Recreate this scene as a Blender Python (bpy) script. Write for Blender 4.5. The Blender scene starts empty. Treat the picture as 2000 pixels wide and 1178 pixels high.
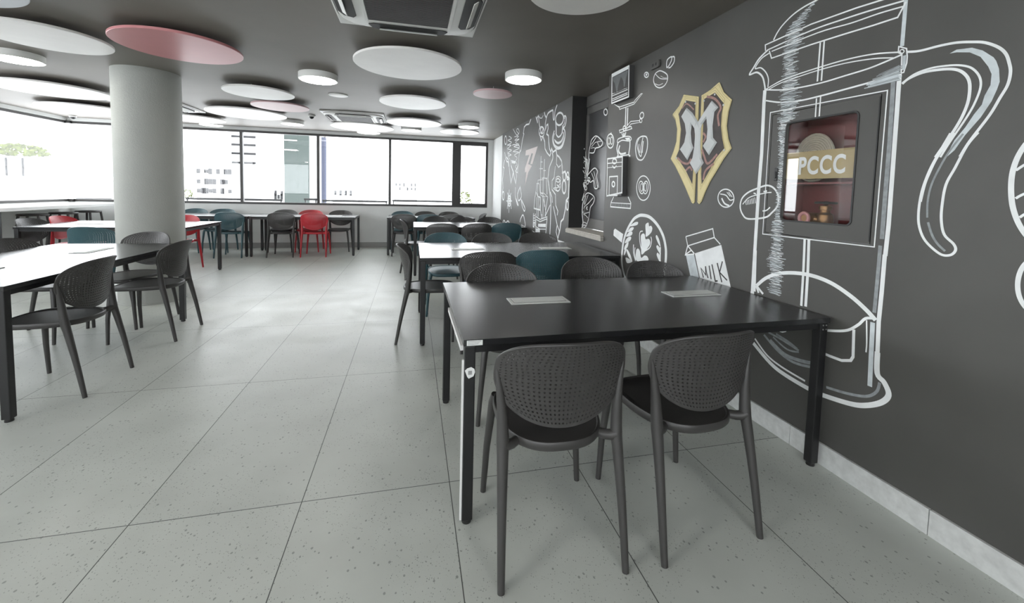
import bpy, math, random
from mathutils import Vector, Matrix
S = bpy.context.scene
PI = math.pi

# ------------------------------------------------------------------ camera
cam_d = bpy.data.cameras.new('camera'); cam = bpy.data.objects.new('camera', cam_d)
S.collection.objects.link(cam); S.camera = cam
CF, CCX, CCY = 817.26, 1000.19, 427.73
YAW, PITCH, ROLL, CH = 0.234975, -0.064788, 0.02478, 1.28872
def cam_basis():
    cy, sy, cp, sp, cr, sr = math.cos(YAW), math.sin(YAW), math.cos(PITCH), math.sin(PITCH), math.cos(ROLL), math.sin(ROLL)
    fw = Vector((sy*cp, cy*cp, sp)); rt = Vector((cy, -sy, 0)); up = rt.cross(fw)
    return rt*cr + up*sr, -rt*sr + up*cr, fw
r_, u_, f_ = cam_basis()
m = Matrix.Identity(4)
for i in range(3):
    m[i][0], m[i][1], m[i][2] = r_[i], u_[i], -f_[i]
m[2][3] = CH
cam.matrix_world = m
cam_d.sensor_width = 36.0; cam_d.sensor_fit = 'HORIZONTAL'
cam_d.lens = CF/2000*36
cam_d.shift_x = -(CCX-1000)/2000
cam_d.shift_y = (CCY-589)/2000
cam_d.clip_start = 0.05; cam_d.clip_end = 500

# ------------------------------------------------------------------ light and exposure
S.view_settings.view_transform = 'Standard'; S.view_settings.look = 'None'
S.view_settings.gamma = 1; S.view_settings.use_curve_mapping = False
S.view_settings.exposure = 1.12
W = bpy.data.worlds.new('overcast_sky'); S.world = W; W.use_nodes = True
bg = W.node_tree.nodes['Background']
bg.inputs[0].default_value = (0.93, 0.97, 1.0, 1); bg.inputs[1].default_value = 3.3
S.cycles.use_denoising = True
S.cycles.max_bounces = 10; S.cycles.diffuse_bounces = 6; S.cycles.glossy_bounces = 4; S.cycles.transparent_max_bounces = 16
S.cycles.sample_clamp_indirect = 6.0

# ------------------------------------------------------------------ materials
def srgb(r, g, b):
    def f(c):
        c /= 255
        return c/12.92 if c <= .04045 else ((c+.055)/1.055)**2.4
    return (f(r), f(g), f(b), 1)
def mat(name, col, rough=.5, metal=0.0, spec=.5, noise=0.0, nscale=8.0, bump=0.0, bscale=60.0, emit=None, estr=0.0):
    M = bpy.data.materials.new(name); M.use_nodes = True
    nt = M.node_tree; b = nt.nodes['Principled BSDF']
    if len(col) == 3: col = (*col, 1)
    b.inputs['Base Color'].default_value = col; b.inputs['Roughness'].default_value = rough
    b.inputs['Metallic'].default_value = metal; b.inputs['Specular IOR Level'].default_value = spec
    tc = nt.nodes.new('ShaderNodeTexCoord')
    if noise:
        n = nt.nodes.new('ShaderNodeTexNoise'); n.inputs['Scale'].default_value = nscale; n.inputs['Detail'].default_value = 5
        nt.links.new(tc.outputs['Object'], n.inputs['Vector'])
        r = nt.nodes.new('ShaderNodeMapRange'); r.inputs['To Min'].default_value = 1-noise; r.inputs['To Max'].default_value = 1+noise
        r.inputs['From Min'].default_value = .25; r.inputs['From Max'].default_value = .75
        nt.links.new(n.outputs['Fac'], r.inputs['Value'])
        mx = nt.nodes.new('ShaderNodeVectorMath'); mx.operation = 'SCALE'; mx.inputs[0].default_value = col[:3]
        nt.links.new(r.outputs['Result'], mx.inputs['Scale']); nt.links.new(mx.outputs[0], b.inputs['Base Color'])
    if bump:
        n = nt.nodes.new('ShaderNodeTexNoise'); n.inputs['Scale'].default_value = bscale; n.inputs['Detail'].default_value = 3
        nt.links.new(tc.outputs['Object'], n.inputs['Vector'])
        bp = nt.nodes.new('ShaderNodeBump'); bp.inputs['Strength'].default_value = bump; bp.inputs['Distance'].default_value = .01
        nt.links.new(n.outputs['Fac'], bp.inputs['Height']); nt.links.new(bp.outputs[0], b.inputs['Normal'])
    if emit:
        b.inputs['Emission Color'].default_value = (*emit[:3], 1); b.inputs['Emission Strength'].default_value = estr
    return M
def glass_mat(name, tint=(1, 1, 1), refl=1.0):
    M = bpy.data.materials.new(name); M.use_nodes = True; nt = M.node_tree; nt.nodes.clear()
    o = nt.nodes.new('ShaderNodeOutputMaterial'); t = nt.nodes.new('ShaderNodeBsdfTransparent'); g = nt.nodes.new('ShaderNodeBsdfGlossy')
    g.inputs['Roughness'].default_value = .01; t.inputs[0].default_value = (*tint, 1)
    # Schlick reflectance from the facing ratio, the same seen from either side
    lw = nt.nodes.new('ShaderNodeLayerWeight'); lw.inputs[0].default_value = .5
    pw = nt.nodes.new('ShaderNodeMath'); pw.operation = 'POWER'; pw.inputs[1].default_value = 5; nt.links.new(lw.outputs['Facing'], pw.inputs[0])
    fr = nt.nodes.new('ShaderNodeMath'); fr.operation = 'MULTIPLY_ADD'; fr.inputs[1].default_value = .96; fr.inputs[2].default_value = .04; nt.links.new(pw.outputs[0], fr.inputs[0])
    mm = nt.nodes.new('ShaderNodeMath'); mm.operation = 'MULTIPLY'; mm.inputs[1].default_value = refl; nt.links.new(fr.outputs[0], mm.inputs[0])
    mx = nt.nodes.new('ShaderNodeMixShader'); nt.links.new(mm.outputs[0], mx.inputs[0]); nt.links.new(t.outputs[0], mx.inputs[1]); nt.links.new(g.outputs[0], mx.inputs[2])
    nt.links.new(mx.outputs[0], o.inputs[0]); return M
def floor_mat():
    M = mat('terrazzo_tile', (.4, .4, .4), .3, spec=.4); nt = M.node_tree; N = nt.nodes; L = nt.links; b = N['Principled BSDF']
    tc = N.new('ShaderNodeTexCoord'); sx = N.new('ShaderNodeSeparateXYZ'); L.new(tc.outputs['Object'], sx.inputs[0])
    def math_(op, a, bb, c=None):
        q = N.new('ShaderNodeMath'); q.operation = op
        for i, v in enumerate((a, bb, c)):
            if v is None: continue
            if hasattr(v, 'default_value'): L.new(v, q.inputs[i])
            else: q.inputs[i].default_value = v
        return q.outputs[0]
    def edge(o, off, per):
        t = math_('DIVIDE', math_('SUBTRACT', o, off), per)
        f = math_('FRACT', math_('ADD', t, .5), None); return math_('MULTIPLY', math_('ABSOLUTE', math_('SUBTRACT', f, .5), None), per), math_('FLOOR', t, None)
    ex, ix = edge(sx.outputs[0], .171, .6); ey, iy = edge(sx.outputs[1], 1.7828, 1.2)
    line = math_('LESS_THAN', math_('MINIMUM', ex, ey), .0018)
    # tile to tile tone
    wn = N.new('ShaderNodeTexWhiteNoise'); wn.noise_dimensions = '2D'; cv = N.new('ShaderNodeCombineXYZ'); L.new(ix, cv.inputs[0]); L.new(iy, cv.inputs[1]); L.new(cv.outputs[0], wn.inputs['Vector'])
    tone = N.new('ShaderNodeMapRange'); tone.inputs['To Min'].default_value = .95; tone.inputs['To Max'].default_value = 1.04; L.new(wn.outputs['Value'], tone.inputs['Value'])
    nz = N.new('ShaderNodeTexNoise'); nz.inputs['Scale'].default_value = 3.0; nz.inputs['Detail'].default_value = 6; L.new(tc.outputs['Object'], nz.inputs['Vector'])
    t2 = N.new('ShaderNodeMapRange'); t2.inputs['From Min'].default_value = .3; t2.inputs['From Max'].default_value = .7; t2.inputs['To Min'].default_value = .93; t2.inputs['To Max'].default_value = 1.06; L.new(nz.outputs['Fac'], t2.inputs['Value'])
    # speckles: dark chips with a noise mask so that some areas carry more
    def chips(scale, thr, stretch):
        mp = N.new('ShaderNodeMapping'); mp.inputs['Scale'].default_value = (1, stretch, 1); mp.inputs['Rotation'].default_value = (0, 0, .5); L.new(tc.outputs['Object'], mp.inputs[0])
        v = N.new('ShaderNodeTexVoronoi'); v.voronoi_dimensions = '2D'; v.inputs['Scale'].default_value = scale; v.inputs['Randomness'].default_value = 1; L.new(mp.outputs[0], v.inputs['Vector'])
        cs = N.new('ShaderNodeSeparateColor'); L.new(v.outputs['Color'], cs.inputs[0])
        small = math_('LESS_THAN', v.outputs['Distance'], math_('MULTIPLY', cs.outputs[1], .27)); keep = math_('GREATER_THAN', cs.outputs[0], thr)
        return math_('MULTIPLY', small, keep)
    nm = N.new('ShaderNodeTexNoise'); nm.inputs['Scale'].default_value = 2.2; L.new(tc.outputs['Object'], nm.inputs['Vector'])
    msk = math_('GREATER_THAN', nm.outputs['Fac'], .44)
    ch = math_('MAXIMUM', chips(60, .86, .8), math_('MULTIPLY', chips(150, .72, .7), msk))
    base = N.new('ShaderNodeVectorMath'); base.operation = 'SCALE'; base.inputs[0].default_value = (.50, .525, .49); L.new(math_('MULTIPLY', tone.outputs[0], t2.outputs[0]), base.inputs['Scale'])
    m1 = N.new('ShaderNodeMix'); m1.data_type = 'RGBA'; L.new(math_('MULTIPLY', ch, .55), m1.inputs[0]); L.new(base.outputs[0], m1.inputs[6]); m1.inputs[7].default_value = (.10, .105, .10, 1)
    m2 = N.new('ShaderNodeMix'); m2.data_type = 'RGBA'; L.new(line, m2.inputs[0]); L.new(m1.outputs[2], m2.inputs[6]); m2.inputs[7].default_value = (.07, .075, .07, 1)
    L.new(m2.outputs[2], b.inputs['Base Color'])
    rr = N.new('ShaderNodeMapRange'); rr.inputs['From Min'].default_value = .3; rr.inputs['From Max'].default_value = .7; rr.inputs['To Min'].default_value = .33; rr.inputs['To Max'].default_value = .44; L.new(nz.outputs['Fac'], rr.inputs['Value']); L.new(rr.outputs[0], b.inputs['Roughness'])
    bp = N.new('ShaderNodeBump'); bp.inputs['Strength'].default_value = .12; bp.inputs['Distance'].default_value = .02
    n3 = N.new('ShaderNodeTexNoise'); n3.inputs['Scale'].default_value = 7; n3.inputs['Detail'].default_value = 2; L.new(tc.outputs['Object'], n3.inputs['Vector']); L.new(n3.outputs['Fac'], bp.inputs['Height']); L.new(bp.outputs[0], b.inputs['Normal'])
    return M
def dimple_mat(name, col, rough):
    # moulded seat surface with rows of dimples, shade painted into them as darker colour
    M = mat(name, col, rough); nt = M.node_tree; N = nt.nodes; L = nt.links; b = N['Principled BSDF']
    tc = N.new('ShaderNodeTexCoord'); v = N.new('ShaderNodeTexVoronoi'); v.inputs['Scale'].default_value = 72; v.inputs['Randomness'].default_value = 0
    mp = N.new('ShaderNodeMapping'); mp.inputs['Scale'].default_value = (1, 1, 0); L.new(tc.outputs['Object'], mp.inputs[0]); L.new(mp.outputs[0], v.inputs['Vector'])
    mr = N.new('ShaderNodeMapRange'); mr.inputs['From Min'].default_value = .22; mr.inputs['From Max'].default_value = .30; L.new(v.outputs['Distance'], mr.inputs['Value'])
    mx = N.new('ShaderNodeMix'); mx.data_type = 'RGBA'; L.new(mr.outputs[0], mx.inputs[0]); mx.inputs[6].default_value = (col[0]*.12, col[1]*.12, col[2]*.12, 1); mx.inputs[7].default_value = (*col[:3], 1)
    L.new(mx.outputs[2], b.inputs['Base Color'])
    bp = N.new('ShaderNodeBump'); bp.inputs['Strength'].default_value = .5; bp.inputs['Distance'].default_value = .003; L.new(mr.outputs[0], bp.inputs['Height']); L.new(bp.outputs[0], b.inputs['Normal'])
    return M

M = {}
M['floor'] = floor_mat()
M['ceiling'] = mat('ceiling_paint', (.165, .148, .130), .52, noise=.10, nscale=1.5)
M['wall_dark'] = mat('chalkboard_grey_paint', (.084, .082, .077), .46, spec=.45, noise=.12, nscale=2.5, bump=.12, bscale=9)
M['wall_white'] = mat('white_paint', (.70, .71, .70), .7, noise=.04, nscale=3)
M['wall_back'] = mat('pale_paint', (.55, .55, .54), .7)
M['base_white'] = mat('pale_terrazzo', (.60, .61, .60), .45, noise=.14, nscale=30)
M['base_grey'] = mat('grey_tile', (.30, .30, .29), .5, noise=.05)
M['column'] = mat('column_plaster', (.37, .38, .355), .7, bump=.25, bscale=90, noise=.03)
M['frame'] = mat('dark_aluminium', (.055, .053, .052), .4, metal=.3)
M['glass'] = glass_mat('window_glass')
M['cabglass'] = glass_mat('cabinet_glass', refl=2.2)
M['disc_white'] = mat('white_felt', (.84, .82, .80), .42, noise=.03, nscale=6)
M['disc_grey'] = mat('cool_grey_felt', (.60, .63, .67), .45, noise=.03, nscale=6)
M['disc_red'] = mat('rose_felt', (.60, .25, .262), .38, noise=.04, nscale=4)
M['disc_pink'] = mat('pale_rose_felt', (.62, .42, .43), .42, noise=.04)
M['steel'] = mat('steel', (.5, .5, .5), .35, metal=1)
M['lamp_body'] = mat('lamp_housing', (.75, .75, .73), .5)
M['lamp_on'] = mat('lamp_diffuser_lit', (.9, .9, .88), .5, emit=(1, .98, .93), estr=14.0)
M['lamp_unlit_glow'] = mat('lamp_diffuser_unlit_glow', (.9, .9, .88), .5, emit=(1, .98, .95), estr=2.2)  # unlit lamps: the white they reflect is put in as a weak glow
M['ac'] = mat('ac_plastic', (.76, .76, .74), .45)
M['ac_dark'] = mat('ac_dark_opening', (.02, .02, .02), .6)
M['ac_grille'] = mat('ac_grille', (.035, .033, .031), .5)
M['table'] = mat('black_laminate', (.018, .0185, .020), .23, spec=.6)
M['table_edge'] = mat('black_metal', (.010, .010, .011), .38, spec=.5)
M['flap'] = mat('white_plastic_plate', (.62, .64, .62), .4)
M['flap_gap'] = mat('plate_gap', (.05, .05, .05), .6)
M['duct'] = mat('white_cable_duct', (.7, .7, .69), .5)
M['sticker'] = mat('paper_sticker', (.75, .76, .75), .6)
M['ink'] = mat('printed_ink', (.12, .12, .13), .6)
for k, c in {'dark': (.046, .044, .043), 'teal': (.038, .095, .112), 'red': (.50, .022, .035)}.items():
    M['chair_'+k] = mat('moulded_plastic_'+k, c, .40, spec=.5, bump=.05, bscale=300)
    M['seat_'+k] = dimple_mat('moulded_seat_'+k, tuple(v*(.62 if k == 'dark' else .85) for v in c), .36)  # seat darker than the frame: its shaded look is put into the colour
M['paint_w'] = mat('white_chalk_paint', (.84, .86, .86), .7, noise=.08, nscale=14)
M['paint_b'] = mat('thin_white_paint', (.60, .65, .67), .7, noise=.16, nscale=22)
M['paint_g'] = mat('dry_brushed_paint', (.30, .32, .33), .7, noise=.25, nscale=40)
M['paint_p'] = mat('pale_pink_paint', (.74, .67, .65), .7)
M['paint_d'] = mat('dark_paint', (.055, .055, .055), .6)
M['gold'] = mat('pale_gold_paint', (.74, .64, .34), .6, noise=.06, nscale=20)
M['gold_line'] = mat('ochre_paint_line', (.50, .41, .20), .6)
M['brown'] = mat('brown_marble_paint', (.035, .026, .024), .5, noise=.4, nscale=18)
M['rose'] = mat('rose_brush_paint', (.36, .20, .175), .6, noise=.3, nscale=40)
M['silver'] = mat('silver_grey_paint', (.56, .58, .58), .5, noise=.05, nscale=16)
M['red_box'] = mat('red_enamel', (.24, .062, .062), .45, noise=.1, nscale=5)
M['band'] = mat('tan_band', (.46, .36, .18), .6, noise=.04)
M['hose'] = mat('cream_canvas_hose', (.55, .50, .40), .8, noise=.1, nscale=60)
M['brass'] = mat('aged_brass', (.30, .17, .08), .4, metal=.8)
M['black'] = mat('black_plastic', (.015, .015, .015), .4)
M['pink_ring'] = mat('pink_coupling', (.62, .30, .30), .4)
M['stone'] = mat('stone_sill', (.42, .40, .36), .6, noise=.15, nscale=25)
M['niche'] = mat('black_reveal_paint', (.012, .012, .012), .6)
M['niche_frame'] = mat('grey_metal_frame', (.17, .165, .16), .4, metal=.4)
M['dark_pane'] = mat('dark_film_pane', (.05, .05, .052), .32, spec=1.0)
M['bld_white'] = mat('pale_render', (.34, .34, .335), .8, spec=0)
M['bld_grey'] = mat('grey_green_cladding', (.050, .060, .057), .8, spec=0)
M['bld_blue'] = mat('blue_grey_cladding', (.06, .065, .09), .8, spec=0)
M['bld_pink'] = mat('pink_grey_render', (.085, .072, .068), .8, spec=0)
M['bld_win'] = mat('facade_window', (.030, .030, .032), .8, spec=0)
M['leaf'] = mat('roof_garden_leaves', (.07, .085, .02), .8, spec=0, noise=.5, nscale=2)
M['rail'] = mat('rail_paint', (.012, .012, .014), .5)

# ------------------------------------------------------------------ builders
class MB:
    def __init__(s): s.v = []; s.f = []; s.mi = []; s.cur = 0
    def add(s, vs, fs):
        o = len(s.v); s.v += [tuple(v) for v in vs]; s.f += [tuple(o+i for i in f) for f in fs]; s.mi += [s.cur]*len(fs)
    def box(s, x0, x1, y0, y1, z0, z1, mtx=None):
        vs = [(x, y, z) for z in (z0, z1) for y in (y0, y1) for x in (x0, x1)]
        if mtx: vs = [mtx @ Vector(v) for v in vs]
        s.add(vs, [(0, 2, 3, 1), (4, 5, 7, 6), (0, 1, 5, 4), (2, 6, 7, 3), (0, 4, 6, 2), (1, 3, 7, 5)])
    def tube(s, pts, rad, n=12, cap=True, flat=1.0):
        pts = [Vector(p) for p in pts]; rings = []
        up = Vector((0, 0, 1)); prev = None
        for i, p in enumerate(pts):
            d = (pts[min(i+1, len(pts)-1)] - pts[max(i-1, 0)]).normalized()
            if prev is None:
                a = d.cross(up if abs(d.z) < .9 else Vector((1, 0, 0))).normalized()
            else:
                a = (prev - d*prev.dot(d)).normalized()
            prev = a; b = d.cross(a); r = rad[i] if isinstance(rad, (list, tuple)) else rad
            rings.append([p + (a*math.cos(2*PI*k/n) + b*math.sin(2*PI*k/n)*flat)*r for k in range(n)])
        vs = [v for r in rings for v in r]; fs = []
        for i in range(len(pts)-1):
            for k in range(n):
                k2 = (k+1) % n; fs.append((i*n+k, i*n+k2, (i+1)*n+k2, (i+1)*n+k))
        if cap: fs.append(tuple(reversed(range(n)))); fs.append(tuple((len(pts)-1)*n+k for k in range(n)))
        s.add(vs, fs)
    def lathe(s, prof, n=32, c=(0, 0, 0), axis='z'):
        vs = []; fs = []
        for r, z in prof:
            for k in range(n):
                a = 2*PI*k/n; p = (r*math.cos(a), r*math.sin(a), z)
                if axis == 'y': p = (p[0], z, p[1])
                if axis == 'x': p = (z, p[0], p[1])
                vs.append((c[0]+p[0], c[1]+p[1], c[2]+p[2]))
        for i in range(len(prof)-1):
            for k in range(n):
                k2 = (k+1) % n; fs.append((i*n+k, i*n+k2, (i+1)*n+k2, (i+1)*n+k))
        fs.append(tuple(reversed(range(n)))); fs.append(tuple((len(prof)-1)*n+k for k in range(n)))
        s.add(vs, fs)
    def prism(s, poly, fn, a, b):   # fn(u, v, h) -> point
        n = len(poly); vs = [fn(u, v, a) for u, v in poly] + [fn(u, v, b) for u, v in poly]
        fs = [tuple(range(n)), tuple(reversed(range(n, 2*n)))] + [(i, n+i, n+(i+1) % n, (i+1) % n) for i in range(n)]
        s.add(vs, fs)
    def build(s, name, mats, parent=None, smooth=False, bevel=0, seg=2):
        me = bpy.data.meshes.new(name); me.from_pydata(s.v, [], s.f)
        if not isinstance(mats, (list, tuple)): mats = [mats]
        for k in mats: me.materials.append(M[k])
        for p_, i in zip(me.polygons, s.mi): p_.material_index = i
        me.validate(); me.update()
        import bmesh
        bm = bmesh.new(); bm.from_mesh(me); bmesh.ops.recalc_face_normals(bm, faces=bm.faces); bm.to_mesh(me); bm.free()
        if smooth:
            me.polygons.foreach_set('use_smooth', [True]*len(me.polygons))
            me.set_sharp_from_angle(angle=math.radians(40))
        o = bpy.data.objects.new(name, me); S.collection.objects.link(o)
        if parent: o.parent = parent
        if bevel:
            bv = o.modifiers.new('bevel', 'BEVEL'); bv.width = bevel; bv.segments = seg; bv.limit_method = 'ANGLE'
        return o
def box(name, mt, b, parent=None, bevel=0):
    q = MB(); q.box(*b); return q.build(name, mt, parent, bevel=bevel)
def thing(name, label, cat, loc=(0, 0, 0), rz=0, group=None):
    o = bpy.data.objects.new(name, None); S.collection.objects.link(o); o.empty_display_size = .1
    o.location = loc; o.rotation_euler = (0, 0, rz); return tag(o, label, cat, group)
def tag(o, label, cat, group=None):
    o['label'] = label; o['category'] = cat
    if group: o['group'] = group
    return o
def struct(o): o['kind'] = 'structure'; return o
def dup(root, loc, rz, label, group=None):
    r = root.copy(); S.collection.objects.link(r); r.location = loc; r.rotation_euler = (0, 0, rz); r['label'] = label
    if group: r['group'] = group
    for ch in list(root.children):
        c = ch.copy(); S.collection.objects.link(c); c.parent = r
        for g in ch.children:
            d = g.copy(); S.collection.objects.link(d); d.parent = c
    return r

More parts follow.
